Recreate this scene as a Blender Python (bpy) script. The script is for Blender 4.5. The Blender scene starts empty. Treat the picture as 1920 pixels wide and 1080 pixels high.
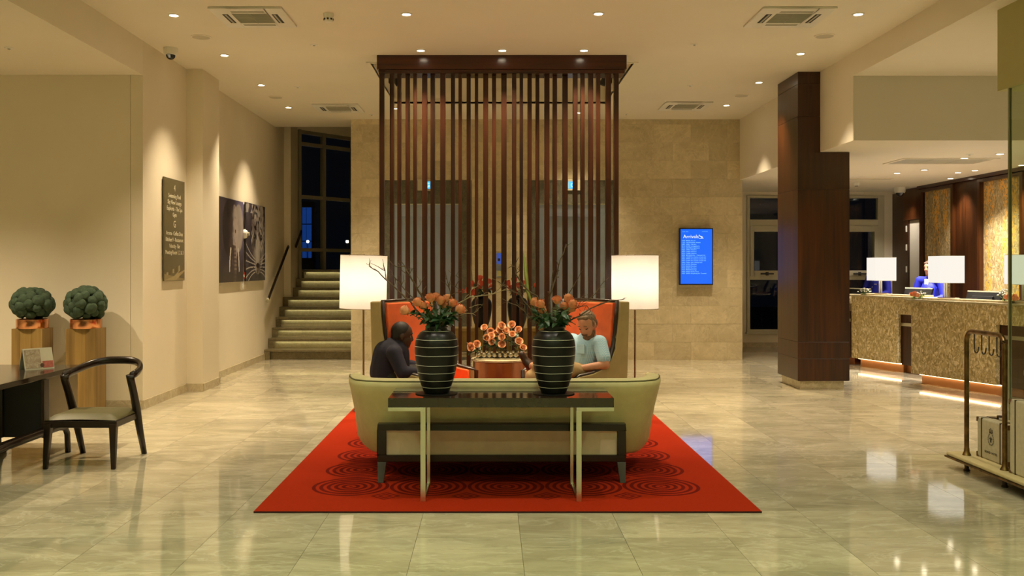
import bpy, bmesh, math, random
from mathutils import Vector, Matrix, Euler, noise

random.seed(11)
S = bpy.context.scene
C = S.collection
PI = math.pi
rad = math.radians

# ------------------------------------------------------------------ camera, world, exposure
CAM_H, FOC, PX, PY = 1.65, 1750.0, 919.0, 501.0
cd = bpy.data.cameras.new('camera')
cam = bpy.data.objects.new('camera', cd)
C.objects.link(cam)
cam.location = (0, 0, CAM_H)
cam.rotation_euler = (PI / 2, 0, 0)
cd.sensor_width = 36
cd.lens = FOC / 1920 * 36
cd.shift_x = (960 - PX) / 1920
cd.shift_y = (PY - 540) / 1920
cd.clip_end = 200
S.camera = cam
W = bpy.data.worlds.new('night')
S.world = W
W.use_nodes = True
W.node_tree.nodes['Background'].inputs[0].default_value = (0.10, 0.14, 0.26, 1)
W.node_tree.nodes['Background'].inputs[1].default_value = 0.012
S.view_settings.view_transform = 'Standard'
S.view_settings.look = 'None'
S.view_settings.exposure = 0.0
S.view_settings.gamma = 1.0
S.view_settings.use_curve_mapping = False
S.cycles.diffuse_bounces = 5
S.cycles.max_bounces = 12
S.cycles.caustics_reflective = False
S.cycles.caustics_refractive = False
S.cycles.sample_clamp_indirect = 6.0

WARM = (1.0, 0.80, 0.53)
WHITE = (1.0, 0.88, 0.74)
COOL = (0.78, 1.0, 0.48)
P_MAIN, P_BACK, P_REC = 410.0, 145.0, 410.0


# ------------------------------------------------------------------ helpers: places
def at(px, py, Y):
    """point seen at a pixel of the photograph, Y metres into the room"""
    return Vector(((px - PX) * Y / FOC, Y, CAM_H - (py - PY) * Y / FOC))


def fl(px, py):
    """point of the floor"""
    Y = CAM_H * FOC / (py - PY)
    return Vector(((px - PX) * Y / FOC, Y, 0))


def ce(px, py, z):
    """point of a ceiling of height z"""
    Y = (z - CAM_H) * FOC / (PY - py)
    return Vector(((px - PX) * Y / FOC, Y, z))


def h(r, g, b):
    f = lambda c: c / 255 / 12.92 if c <= 10 else ((c / 255 + .055) / 1.055) ** 2.4
    return (f(r), f(g), f(b))


# ------------------------------------------------------------------ helpers: materials
class NG:
    def __init__(s, name):
        s.m = bpy.data.materials.new(name)
        s.m.use_nodes = True
        s.t = s.m.node_tree
        s.n = s.t.nodes
        s.b = s.n['Principled BSDF']
        s.out = s.n['Material Output']

    def new(s, t, **kw):
        n = s.n.new(t)
        for k, v in kw.items():
            setattr(n, k, v)
        return n

    def link(s, a, b):
        s.t.links.new(a, b)

    def put(s, v, sock):
        if isinstance(v, bpy.types.NodeSocket):
            s.link(v, sock)
        elif isinstance(v, (tuple, list)) and len(v) == 3 and sock.type == 'RGBA':
            sock.default_value = (*v, 1)
        else:
            sock.default_value = v

    def ma(s, op, a, b=0.0, c=0.0):
        n = s.new('ShaderNodeMath', operation=op)
        s.put(a, n.inputs[0]); s.put(b, n.inputs[1]); s.put(c, n.inputs[2])
        return n.outputs[0]

    def vm(s, op, a, b=(0, 0, 0)):
        n = s.new('ShaderNodeVectorMath', operation=op)
        s.put(a, n.inputs[0]); s.put(b, n.inputs[1])
        return n.outputs[0]

    def mix(s, f, a, b):
        n = s.new('ShaderNodeMix', data_type='RGBA')
        s.put(f, n.inputs[0]); s.put(a, n.inputs[6]); s.put(b, n.inputs[7])
        return n.outputs[2]

    def ramp(s, f, lo, hi):
        n = s.new('ShaderNodeMapRange')
        n.clamp = True
        s.put(f, n.inputs[0]); n.inputs[1].default_value = lo; n.inputs[2].default_value = hi
        return n.outputs[0]

    def noise(s, vec, scale, detail=4, rough=.55, dist=0.0):
        n = s.new('ShaderNodeTexNoise')
        s.put(vec, n.inputs['Vector'])
        n.inputs['Scale'].default_value = scale
        n.inputs['Detail'].default_value = detail
        n.inputs['Roughness'].default_value = rough
        n.inputs['Distortion'].default_value = dist
        return n.outputs['Fac']

    def obj(s):
        return s.new('ShaderNodeTexCoord').outputs['Object']

    def pos(s):
        return s.new('ShaderNodeNewGeometry').outputs['Position']

    def rnd(s):
        a = s.new('ShaderNodeObjectInfo').outputs['Random']
        b = s.new('ShaderNodeNewGeometry').outputs['Random Per Island']
        return s.ma('FRACT', s.ma('ADD', a, b))

    def bump(s, hgt, strength, dist=.01):
        n = s.new('ShaderNodeBump')
        n.inputs['Strength'].default_value = strength
        n.inputs['Distance'].default_value = dist
        s.put(hgt, n.inputs['Height'])
        s.link(n.outputs[0], s.b.inputs['Normal'])

    def set(s, col=None, rough=None, metal=None, spec=None, emit=None, estr=None, **kw):
        I = s.b.inputs
        for v, k in ((col, 'Base Color'), (rough, 'Roughness'), (metal, 'Metallic'), (spec, 'Specular IOR Level'),
                     (emit, 'Emission Color'), (estr, 'Emission Strength')):
            if v is not None:
                s.put(v, I[k])
        for k, v in kw.items():
            s.put(v, I[k.replace('_', ' ')])
        return s.m


def plain(name, col, rough=.5, metal=0., spec=.5, var=.06, scale=9., bmp=0., bscale=220., **kw):
    g = NG(name)
    n = g.noise(g.obj(), scale, 3)
    k = g.ramp(n, .3, .7)
    c = g.mix(k, tuple(x * (1 - var) for x in col), tuple(min(1, x * (1 + var)) for x in col))
    if bmp:
        g.bump(g.noise(g.obj(), bscale, 2), bmp, .003)
    return g.set(c, rough, metal, spec, **kw)


def glow(name, col, strength):
    g = NG(name)
    return g.set((0.02, 0.02, 0.02), .5, spec=.2, emit=col, estr=strength)


def wood(name, c1, c2, rough=.3, axis=2, fine=26., spec=.5, world=False, vary=.35):
    g = NG(name)
    v = g.pos() if world else g.obj()
    sc = [fine, fine, fine]
    sc[axis] = fine / 22
    r = g.rnd()
    off = g.new('ShaderNodeCombineXYZ')
    for i in range(3):
        g.put(g.ma('MULTIPLY', r, 37.0 + 11 * i), off.inputs[i])
    v = g.vm('ADD', g.vm('MULTIPLY', v, tuple(sc)), off.outputs[0])
    a = g.noise(v, 1.0, 5, .6, .4)
    b = g.noise(v, .22, 3, .5, 1.2)
    f = g.ramp(g.ma('ADD', g.ma('MULTIPLY', a, .55), g.ma('MULTIPLY', b, .45)), .34, .66)
    c = g.mix(f, c1, c2)
    k = g.ma('ADD', g.ma('MULTIPLY', r, vary), 1 - vary / 2)
    hs = g.new('ShaderNodeHueSaturation')
    g.put(c, hs.inputs['Color']); g.put(k, hs.inputs['Value'])
    g.bump(a, .06, .002)
    return g.set(hs.outputs[0], rough, 0, spec)


def marble(name, base, dark, light, rough, scale=1.0, stretch=(1, 1, 1), vary=.16, vein=.5, spec=.5):
    g = NG(name)
    r = g.rnd()
    off = g.new('ShaderNodeCombineXYZ')
    for i in range(3):
        g.put(g.ma('MULTIPLY', r, 91.0 + 17 * i), off.inputs[i])
    v = g.vm('ADD', g.vm('MULTIPLY', g.pos(), tuple(x * scale for x in stretch)), off.outputs[0])
    cl = g.noise(v, 2.2, 6, .62, .8)
    fi = g.noise(v, 9.0, 5, .7, .5)
    c = g.mix(g.ramp(cl, .32, .68), dark, base)
    c = g.mix(g.ma('MULTIPLY', g.ramp(fi, .52, .75), .55), c, tuple(x * .72 for x in dark))
    vn = g.noise(v, 1.6, 5, .6, 2.2)
    k = g.ma('SUBTRACT', 1.0, g.ramp(g.ma('ABSOLUTE', g.ma('SUBTRACT', vn, .5)), 0.0, .028))
    c = g.mix(g.ma('MULTIPLY', k, vein), c, light)
    hs = g.new('ShaderNodeHueSaturation')
    g.put(c, hs.inputs['Color'])
    g.put(g.ma('ADD', g.ma('MULTIPLY', r, vary), 1 - vary / 2), hs.inputs['Value'])
    g.put(g.ma('ADD', g.ma('MULTIPLY', fi, .03), rough - .015), g.b.inputs['Roughness'])
    return g.set(hs.outputs[0], None, 0, spec)


def chips(name, cols, scale, rough, metal_fleck=None):
    """irregular stone or shell chips pressed in every direction"""
    g = NG(name)
    p = g.pos()
    w = g.new('ShaderNodeTexNoise')
    g.put(p, w.inputs['Vector']); w.inputs['Scale'].default_value = 9; w.inputs['Detail'].default_value = 2
    q = g.vm('ADD', p, g.vm('MULTIPLY', g.vm('SUBTRACT', w.outputs['Color'], (.5, .5, .5)), (.16, .16, .16)))
    vo = g.new('ShaderNodeTexVoronoi')
    g.put(g.vm('MULTIPLY', q, (scale, scale, scale * .45)), vo.inputs['Vector'])
    vo.inputs['Scale'].default_value = 1
    sp = g.new('ShaderNodeSeparateColor')
    g.link(vo.outputs['Color'], sp.inputs[0])
    c = g.mix(sp.outputs[0], cols[0], cols[1])
    c = g.mix(g.ramp(sp.outputs[1], .55, .95), c, cols[2])
    ed = g.ramp(vo.outputs['Distance'], .35, .75)
    c = g.mix(g.ma('MULTIPLY', ed, .35), c, tuple(x * .5 for x in cols[0]))
    met = 0.0
    if metal_fleck:
        patch = g.noise(g.vm('MULTIPLY', p, (1.0, 4.0, .7)), 1.0, 3, .6)
        k = g.ma('MULTIPLY', g.ramp(sp.outputs[2], .42, .55), g.ramp(patch, .44, .52))
        c = g.mix(k, c, metal_fleck)
        met = g.ma('MULTIPLY', k, .35)
    g.bump(g.ma('ADD', sp.outputs[2], g.ma('MULTIPLY', ed, -.5)), .5, .006)
    return g.set(c, rough, met, .5)


def pane(name, tint=(1, 1, 1), ior=1.5, rough=0.0):
    g = NG(name)
    g.n.remove(g.b)
    tr = g.new('ShaderNodeBsdfTransparent')
    tr.inputs[0].default_value = (*tint, 1)
    gl = g.new('ShaderNodeBsdfGlossy')
    gl.inputs['Roughness'].default_value = rough
    fr = g.new('ShaderNodeFresnel')
    fr.inputs[0].default_value = ior
    mx = g.new('ShaderNodeMixShader')
    bf = g.new('ShaderNodeNewGeometry').outputs['Backfacing']
    g.link(g.ma('MULTIPLY', fr.outputs[0], g.ma('SUBTRACT', 1.0, bf)), mx.inputs[0]); g.link(tr.outputs[0], mx.inputs[1]); g.link(gl.outputs[0], mx.inputs[2])
    g.link(mx.outputs[0], g.out.inputs[0])
    return g.m


def vcol(name, rough=.35):
    g = NG(name)
    a = g.new('ShaderNodeVertexColor', layer_name='Col')
    return g.set(a.outputs[0], rough)


# ------------------------------------------------------------------ helpers: geometry
class MB:
    """collects shapes, builds ONE mesh object"""
    def __init__(s):
        s.v, s.f, s.mi = [], [], []

    def add(s, vs, fs, mi=0, M=None):
        o = len(s.v)
        s.v += [tuple(M @ Vector(v)) if M is not None else tuple(v) for v in vs]
        s.f += [tuple(i + o for i in f) for f in fs]
        s.mi += [mi] * len(fs)
        return s

    def box(s, x0, x1, y0, y1, z0, z1, mi=0, M=None):
        vs = [(x, y, z) for z in (z0, z1) for y in (y0, y1) for x in (x0, x1)]
        fs = [(0, 2, 3, 1), (4, 5, 7, 6), (0, 1, 5, 4), (2, 6, 7, 3), (0, 4, 6, 2), (1, 3, 7, 5)]
        return s.add(vs, fs, mi, M)

    def quad(s, a, b, c, d, mi=0, M=None):
        return s.add([a, b, c, d], [(0, 1, 2, 3)], mi, M)

    def loft(s, rings, mi=0, closed=True, caps=True, M=None):
        n = len(rings[0])
        vs = [p for r in rings for p in r]
        fs = []
        for i in range(len(rings) - 1):
            for j in range(n if closed else n - 1):
                k = (j + 1) % n
                fs.append((i * n + j, i * n + k, (i + 1) * n + k, (i + 1) * n + j))
        if caps:
            fs.append(tuple(range(n))[::-1])
            fs.append(tuple((len(rings) - 1) * n + j for j in range(n)))
        return s.add(vs, fs, mi, M)

    def lathe(s, prof, n=24, mi=0, M=None, caps=True, cx=0., cy=0.):
        rings = [[(cx + r * math.cos(2 * PI * j / n), cy + r * math.sin(2 * PI * j / n), z) for j in range(n)] for r, z in prof]
        return s.loft(rings, mi, True, caps, M)

    def tube(s, pts, r, n=8, mi=0, M=None, flat=None, up=(0, 0, 1)):
        pts = [Vector(p) for p in pts]
        rs = r if isinstance(r, (list, tuple)) else [r] * len(pts)
        rings = []
        for i, p in enumerate(pts):
            d = (pts[min(i + 1, len(pts) - 1)] - pts[max(i - 1, 0)]).normalized()
            u = Vector(up)
            if abs(d.dot(u)) > .95:
                u = Vector((0, 1, 0)) if abs(d.y) < .9 else Vector((1, 0, 0))
            a = d.cross(u).normalized()
            b = a.cross(d).normalized()
            q = rs[i]
            qa, qb = (q, q) if flat is None else (q * flat[0], q * flat[1])
            rings.append([p + a * (qa * math.cos(2 * PI * j / n + PI / n)) + b * (qb * math.sin(2 * PI * j / n + PI / n)) for j in range(n)])
        return s.loft(rings, mi, True, True, M)

    def prism(s, poly, z0, z1, mi=0, M=None):
        n = len(poly)
        return s.loft([[(x, y, z0) for x, y in poly], [(x, y, z1) for x, y in poly]], mi, True, True, M)

    def ball(s, c, r, seg=12, ring=8, mi=0, sq=(1, 1, 1), M=None):
        prof = [(max(1e-4, math.sin(PI * i / ring)), -math.cos(PI * i / ring)) for i in range(ring + 1)]
        rings = [[(c[0] + r * sq[0] * q * math.cos(2 * PI * j / seg), c[1] + r * sq[1] * q * math.sin(2 * PI * j / seg), c[2] + r * sq[2] * z)
                  for j in range(seg)] for q, z in prof]
        return s.loft(rings, mi, True, False, M)

    def mesh(s, name):
        me = bpy.data.meshes.new(name)
        me.from_pydata(s.v, [], s.f)
        me.polygons.foreach_set('material_index', s.mi)
        b = bmesh.new()
        b.from_mesh(me)
        bmesh.ops.remove_doubles(b, verts=b.verts, dist=1e-6)
        bmesh.ops.recalc_face_normals(b, faces=b.faces)
        b.to_mesh(me)
        b.free()
        return me

    def build(s, name, mats, parent=None, loc=(0, 0, 0), rot=(0, 0, 0), smooth=False, bevel=0., sub=0, label=None):
        me = s.mesh(name)
        for m in (mats if isinstance(mats, (list, tuple)) else [mats]):
            me.materials.append(m)
        return put(name, me, parent, loc, rot, smooth, bevel, sub, label)


def put(name, me, parent=None, loc=(0, 0, 0), rot=(0, 0, 0), smooth=False, bevel=0., sub=0, label=None):
    o = bpy.data.objects.new(name, me)
    C.objects.link(o)
    o.location = loc
    o.rotation_euler = rot
    if parent:
        o.parent = parent
    if smooth:
        me.shade_smooth()
        if smooth is not True:
            me.set_sharp_from_angle(angle=rad(smooth))
    if bevel:
        m = o.modifiers.new('bevel', 'BEVEL')
        m.width = bevel; m.segments = 2; m.limit_method = 'ANGLE'; m.angle_limit = rad(40)
        m.harden_normals = False
    if sub:
        m = o.modifiers.new('sub', 'SUBSURF')
        m.levels = m.render_levels = sub
    if label:
        o['label'] = label
    return o


def thing(name, label, cat, loc=(0, 0, 0), rz=0., group=None):
    o = bpy.data.objects.new(name, None)
    C.objects.link(o)
    o.empty_display_size = .1
    o.location = loc
    o.rotation_euler = (0, 0, rz)
    o['label'] = label
    o['category'] = cat
    if group:
        o['group'] = group
    return o


def tag(o, label, cat, group=None):
    o['label'] = label
    o['category'] = cat
    if group:
        o['group'] = group
    return o


def struct(o, label=None):
    o['kind'] = 'structure'
    if label:
        o['label'] = label
    return o


def setting(name, label=None):
    """an Empty of the setting that parents its pieces"""
    o = bpy.data.objects.new(name, None)
    C.objects.link(o)
    return struct(o, label)


def dup(root, loc, rz=None, label=None, group=None):
    c = root.copy(); C.objects.link(c)
    c.location = loc
    if rz is not None:
        c.rotation_euler = (0, 0, rz)
    if label:
        c['label'] = label
    if group:
        c['group'] = group
    for ch in list(root.children):
        k = ch.copy(); C.objects.link(k); k.parent = c
        for g in list(ch.children):
            q = g.copy(); C.objects.link(q); q.parent = k
    return c


def baked(o):
    """the evaluated mesh of a temporary object, which is removed"""
    dg = bpy.context.evaluated_depsgraph_get()
    me = bpy.data.meshes.new_from_object(o.evaluated_get(dg))
    bpy.data.objects.remove(o)
    return me


def words(name, body, size, m, parent, loc, rot, align='LEFT', depth=.0005, sx=1.0):
    cu = bpy.data.curves.new('lettering', 'FONT')
    cu.body = body; cu.size = size; cu.align_x = align; cu.extrude = depth; cu.resolution_u = 2
    t = bpy.data.objects.new('lettering', cu)
    C.objects.link(t)
    me = baked(t)
    me.materials.clear()
    me.materials.append(m)
    if sx != 1.0:
        me.transform(Matrix.Diagonal((sx, 1, 1, 1)))
    return put(name, me, parent, loc, rot)


def spot(loc, power, color, parent=None, size=84, blend=.95, radius=.04, rot=(0, 0, 0)):
    l = bpy.data.lights.new('lamp_light', 'SPOT')
    l.energy = power; l.color = color; l.spot_size = rad(size); l.spot_blend = blend; l.shadow_soft_size = radius
    o = bpy.data.objects.new('lamp_light', l)
    C.objects.link(o)
    o.location = loc
    o.rotation_euler = rot
    if parent:
        o.parent = parent
    return o


def blob(parts, voxel=.012, smooth=4, factor=.5):
    """one continuous skin over round cones and ellipsoids"""
    mb = MB()
    for p in parts:
        if p[0] == 'c':
            _, a, ra, b, rb = p
            a, b = Vector(a), Vector(b)
            d = b - a
            L = max(d.length, 1e-5)
            M = Matrix.Translation(a) @ Vector((0, 0, 1)).rotation_difference(d if d.length > 1e-5 else Vector((0, 0, 1))).to_matrix().to_4x4()
            t = math.asin(max(-.95, min(.95, (ra - rb) / L)))
            prof = []
            for i in range(6):
                q = -PI / 2 + (PI / 2 + t) * i / 5
                prof.append((max(1e-4, ra * math.cos(q)), ra * math.sin(q)))
            for i in range(6):
                q = t + (PI / 2 - t) * i / 5
                prof.append((max(1e-4, rb * math.cos(q)), L + rb * math.sin(q)))
            mb.lathe(prof, 14, 0, M, caps=True)
        else:
            c, r = p[1], p[2]
            e = Euler(p[3]) if len(p) > 3 else Euler((0, 0, 0))
            mb.ball((0, 0, 0), 1.0, 24, 16, 0, r, Matrix.Translation(c) @ e.to_matrix().to_4x4())
    me = mb.mesh('skin')
    o = bpy.data.objects.new('skin', me)
    C.objects.link(o)
    m = o.modifiers.new('r', 'REMESH'); m.mode = 'VOXEL'; m.voxel_size = voxel
    m = o.modifiers.new('s', 'SMOOTH'); m.iterations = smooth; m.factor = factor
    return baked(o)


def blob_obj(name, parts, m, parent, voxel=.012, smooth=4, label=None):
    me = blob(parts, voxel, smooth)
    me.materials.clear()
    me.materials.append(m)
    return put(name, me, parent, smooth=True, label=label)


# ------------------------------------------------------------------ materials
M_wall = plain('cream_paint', (.76, .69, .55), .75, var=.02, scale=1.5)
M_grey = plain('grey_paint_and_shade', (.60, .56, .47), .7, var=.02, scale=1.5)  # real grey on the office door, painted shade on the bulkhead
M_ceil = plain('ceiling_paint', (.80, .74, .62), .8, var=.02, scale=1.0)
M_olive = plain('olive_paint', (.42, .40, .17), .7, var=.02)
M_white = plain('white_plastic', (.80, .78, .72), .4, var=.02)
M_vent = plain('vent_grille', (.42, .41, .33), .5, var=.03)
M_black = plain('black_slot', (.012, .012, .012), .5)
M_floor = marble('floor_marble', (.60, .54, .39), (.38, .345, .235), (.80, .75, .61), .06, .8, (.7, 1.7, 1), .22, .32, .95)
M_grout = plain('grout', (.20, .17, .12), .6)
M_wgrout = plain('wall_grout', (.40, .33, .20), .7)
M_stone = marble('wall_marble', (.66, .565, .37), (.52, .435, .265), (.78, .70, .50), .42, 1.25, (1, 1, 1), .2, .38)
M_base = marble('skirting_marble', (.55, .48, .33), (.44, .37, .25), (.7, .62, .45), .25, 2.0)
M_wood = wood('dark_walnut', h(33, 15, 5), h(78, 41, 14), .3, spec=.55)
M_slat = wood('slat_walnut', h(24, 11, 6), h(66, 32, 15), .32, spec=.4, vary=.8)
M_woodH = wood('walnut_across', h(38, 14, 6), h(74, 32, 13), .22, axis=0)
M_ebony = wood('ebony_wood', h(17, 10, 7), h(38, 23, 14), .25, axis=0)
M_ebonyZ = wood('ebony_upright', h(20, 12, 8), h(44, 27, 17), .25, axis=2)
M_oak = wood('mango_wood', h(112, 86, 40), h(156, 126, 70), .5, fine=18, vary=.3)
M_copper = plain('copper', (.72, .33, .16), .2, 1.0, var=.08)
M_copper2 = plain('brushed_copper', (.50, .20, .11), .24, 1.0, var=.15, scale=3)
M_brass = plain('old_brass', (.19, .12, .05), .35, 1.0, var=.5, scale=14)
M_gold = plain('gilded_panel', (.55, .42, .16), .35, .7, var=.1)
M_steel = plain('champagne_steel', (.78, .76, .64), .28, 1.0, var=.04)
M_chrome = plain('lamp_metal', (.36, .27, .20), .25, 1.0, var=.04)
M_lift = plain('lift_steel', (.47, .54, .74), .34, 1.0, var=.05)
M_liftst = marble('lift_granite', (.135, .125, .09), (.075, .07, .05), (.24, .23, .17), .25, 4, (1, 1, 1), .1, .3)
M_alu = plain('window_frame', (.50, .47, .34), .45, var=.03)
M_dkalu = plain('dark_frame', (.24, .23, .16), .4, var=.03)
M_glass = pane('window_glass', (.86, .9, .88), 1.55)
M_clear = pane('clear_glass', (.80, .86, .74), 1.5)
M_sofa = plain('sofa_olive_linen', (.60, .55, .29), .8, var=.07, bmp=.25, bscale=400)
M_taupe = plain('sofa_taupe_linen', (.74, .63, .47), .8, var=.07, bmp=.25, bscale=400)
M_chairout = plain('chair_olive_leather', (.40, .31, .13), .5, var=.08)
M_orange = plain('orange_velvet', (.93, .145, .016), .75, var=.14, scale=7, Sheen_Weight=.3)
M_piping = plain('dark_piping', (.035, .02, .014), .35)
M_seat = plain('olive_leather', (.105, .092, .030), .5, var=.06)
M_vase = plain('black_ceramic', (.008, .0075, .007), .36, spec=.32, var=.2)
M_band = plain('chalk_band', (.55, .53, .47), .6)
M_rose = plain('coral_petals', (.88, .33, .16), .6, var=.2, scale=30, Subsurface_Weight=.1)
M_rosep = plain('peach_petals', (.92, .50, .28), .6, var=.2, scale=30, Subsurface_Weight=.1)
M_rosed = plain('red_petals', (.85, .14, .08), .6, var=.2, scale=30)
M_leaf = plain('rose_leaf', (.035, .085, .035), .4, var=.5, scale=14)
M_leafl = plain('young_leaf', (.13, .22, .07), .45, var=.3, scale=14)
M_blade = plain('blade_leaf', (.33, .36, .09), .4, var=.2)
M_stem = plain('rose_stem', (.10, .17, .06), .5)
M_twig = plain('willow_bark', (.10, .062, .030), .7, var=.4, scale=40)
M_twigl = plain('pale_willow_bark', (.30, .24, .13), .7, var=.3, scale=40)
M_moss = plain('moss', (.036, .062, .034), .95, var=.3, scale=30, bmp=.8, bscale=160)
M_lens = glow('lamp_lens', (1, .86, .62), 26)
M_led = glow('warm_led', (1, .62, .30), 16)
M_led2 = glow('stair_led', (1, .90, .56), 7)
M_shade2 = glow('lit_white_shade', (1, .94, .84), .95)
M_desk = chips('shell_stone', (h(160, 138, 84), h(214, 194, 140), h(236, 220, 180)), 46, .38)
M_mosaic = chips('gilt_mosaic', (h(150, 128, 84), h(196, 174, 128), h(222, 202, 156)), 40, .35, (1.0, .58, .12))
M_top = marble('desk_top_stone', (.55, .47, .30), (.42, .35, .21), (.75, .66, .46), .25, 3)
M_screenlit = glow('lit_screen', (0.004, .145, 1.0), 1.0)
M_txt = glow('screen_text', (.35, .85, 1.0), 1.0)
M_pale = plain('pale_print', (.78, .74, .60), .6)
M_sign = plain('bronze_sign', (.105, .088, .040), .4, var=.06)
M_skin = plain('light_skin', (.58, .27, .15), .55, var=.06, scale=30)
M_skind = plain('dark_skin', (.060, .026, .014), .5, var=.1, scale=30)
M_hair = plain('greying_hair', (.20, .14, .085), .8, var=.4, scale=90, bmp=.6, bscale=300)
M_beard = plain('brown_beard', (.16, .08, .04), .8, var=.4, scale=90, bmp=.6, bscale=300)
M_hairk = plain('black_hair', (.012, .009, .008), .6, var=.3, scale=60)
M_hairb = plain('brown_hair', (.07, .04, .025), .6, var=.3, scale=60)
M_navy = plain('navy_cloth', (.013, .012, .028), .85, var=.2)
M_blue = plain('royal_blue_jacket', (.012, .022, .52), .7, var=.12)
M_khaki = plain('khaki_cloth', (.50, .34, .16), .85, var=.1)
M_shoe = plain('dark_shoe', (.05, .025, .015), .35)
M_eye = plain('eye', (.03, .02, .015), .2)
M_lip = plain('lips', (.34, .10, .07), .5)
M_canvas = plain('cream_canvas', (.52, .47, .33), .75, var=.08, scale=30, bmp=.2)
M_trim = plain('suitcase_trim', (.045, .028, .017), .5)
M_carpet = plain('trolley_deck', (.55, .46, .24), .7)


def shirt_mat():
    g = NG('blue_check_shirt')
    p = g.obj()
    sx = g.new('ShaderNodeSeparateXYZ'); g.put(p, sx.inputs[0])
    k = 0.0
    a = g.ma('PINGPONG', g.ma('MULTIPLY', sx.outputs[1], 210), 1.0)
    b = g.ma('PINGPONG', g.ma('MULTIPLY', sx.outputs[2], 210), 1.0)
    k = g.ma('MULTIPLY', g.ma('ADD', a, b), .5)
    c = g.mix(g.ramp(k, .25, .75), (.24, .50, .70), (.56, .74, .86))
    return g.set(c, .8)


def shade_mat():
    g = NG('white_shade_fabric')
    g.n.remove(g.b)
    tr = g.new('ShaderNodeBsdfTranslucent'); tr.inputs[0].default_value = (.92, .88, .80, 1)
    df = g.new('ShaderNodeBsdfDiffuse'); df.inputs[0].default_value = (.80, .76, .68, 1)
    mx = g.new('ShaderNodeMixShader'); mx.inputs[0].default_value = .5
    g.link(tr.outputs[0], mx.inputs[1]); g.link(df.outputs[0], mx.inputs[2]); g.link(mx.outputs[0], g.out.inputs[0])
    return g.m


def rug_mat():
    g = NG('red_wool_rug')
    sx = g.new('ShaderNodeSeparateXYZ'); g.put(g.obj(), sx.inputs[0])
    p = .579
    u = g.ma('DIVIDE', sx.outputs[0], p)
    v = g.ma('DIVIDE', sx.outputs[1], p)
    cu = g.ma('ROUND', u); cv = g.ma('ROUND', v)
    inside = g.ma('MULTIPLY', g.ma('LESS_THAN', g.ma('ABSOLUTE', cu), 2.5), g.ma('GREATER_THAN', cv, -.5))
    du = g.ma('SUBTRACT', u, cu); dv = g.ma('SUBTRACT', v, cv)
    d = g.ma('SQRT', g.ma('ADD', g.ma('MULTIPLY', du, du), g.ma('MULTIPLY', dv, dv)))
    ring = g.ma('PINGPONG', g.ma('MULTIPLY', d, 10.6), .5)
    ring = g.ramp(ring, .31, .22)
    ring = g.ma('MULTIPLY', g.ma('MULTIPLY', ring, g.ma('LESS_THAN', d, .495)), inside)
    u2 = g.ma('ADD', u, .5); v2 = g.ma('ADD', v, .5)
    cu2 = g.ma('ROUND', u2); cv2 = g.ma('ROUND', v2)
    ins2 = g.ma('MULTIPLY', g.ma('LESS_THAN', g.ma('ABSOLUTE', g.ma('SUBTRACT', cu2, .5)), 2.1), g.ma('GREATER_THAN', cv2, -.5))
    e = g.ma('ADD', g.ma('ABSOLUTE', g.ma('SUBTRACT', u2, cu2)), g.ma('MULTIPLY', g.ma('ABSOLUTE', g.ma('SUBTRACT', v2, cv2)), 1.0))
    dia = g.ma('PINGPONG', g.ma('MULTIPLY', e, 12.0), .5)
    dia = g.ma('MULTIPLY', g.ma('MULTIPLY', g.ramp(dia, .27, .19), g.ma('LESS_THAN', e, .23)), ins2)
    k = g.ma('MAXIMUM', ring, dia)
    n = g.noise(g.obj(), 60, 3)
    c1 = g.mix(n, (.31, .017, .002), (.42, .028, .004))
    c = g.mix(g.ma('MULTIPLY', k, .85), c1, (.105, .003, .002))
    g.bump(g.noise(g.obj(), 500, 2), .5, .004)
    return g.set(c, .95, spec=.1)


M_shirt = shirt_mat()
M_rug = rug_mat()
M_shade = shade_mat()
M_rugedge = plain('rug_binding', (.035, .004, .002), .9)
M_topgloss = plain('polished_ebony', (.030, .018, .011), .07, spec=.7)
# ================================================================== THE SETTING
HC = 4.28                      # main ceiling
XL, XR, YB = -4.03, 4.44, 16.6  # left wall, right bulkhead, marble wall


def cut(r, hole):
    """rectangle minus rectangle"""
    x0, x1, z0, z1 = r
    a0, a1, b0, b1 = hole
    if a0 >= x1 or a1 <= x0 or b0 >= z1 or b1 <= z0:
        return [r]
    out = []
    if x0 < a0: out.append((x0, a0, z0, z1))
    if a1 < x1: out.append((a1, x1, z0, z1))
    m0, m1 = max(x0, a0), min(x1, a1)
    if z0 < b0: out.append((m0, m1, z0, b0))
    if b1 < z1: out.append((m0, m1, b1, z1))
    return [q for q in out if q[1] - q[0] > .004 and q[3] - q[2] > .004]


# ---- floor: every large marble tile of the near field an object, the rest one part
floor = struct(MB().box(-9.2, 10.2, -3.2, 23, -.25, -.012).build('floor', M_grout))
TP, TG = .633, .0011
tile_me = MB().box(TG, TP - TG, TG, TP - TG, -.014, 0).mesh('tile')
tile_me.materials.append(M_floor)
tiles = []
for j in range(-14, 29):
    y0 = 5.059 + TP * j
    if y0 + TP > 23 or y0 < -3.2:
        continue
    for i in range(-15, 16):
        x0 = .185 + TP * i
        if x0 < -9.2 or x0 + TP > 10.2:
            continue
        tiles.append((x0, y0))
def in_view(t):
    yc = t[1] + TP
    if yc < 5.1 or t[1] > 13.2:
        return False
    a = (t[0] - PX * 0) * FOC / max(yc, 1) + PX
    b = (t[0] + TP) * FOC / max(yc, 1) + PX
    return b > 0 and a < 1920 and t[0] > -9
near = sorted([t for t in tiles if in_view(t)], key=lambda t: t[1])[:296]
ns = set(near)
for t in near:
    put('tile', tile_me, floor, (t[0], t[1], 0))
b = MB()
for t in tiles:
    if t not in ns:
        b.box(t[0] + TG, t[0] + TP - TG, t[1] + TG, t[1] + TP - TG, -.014, 0)
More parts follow.
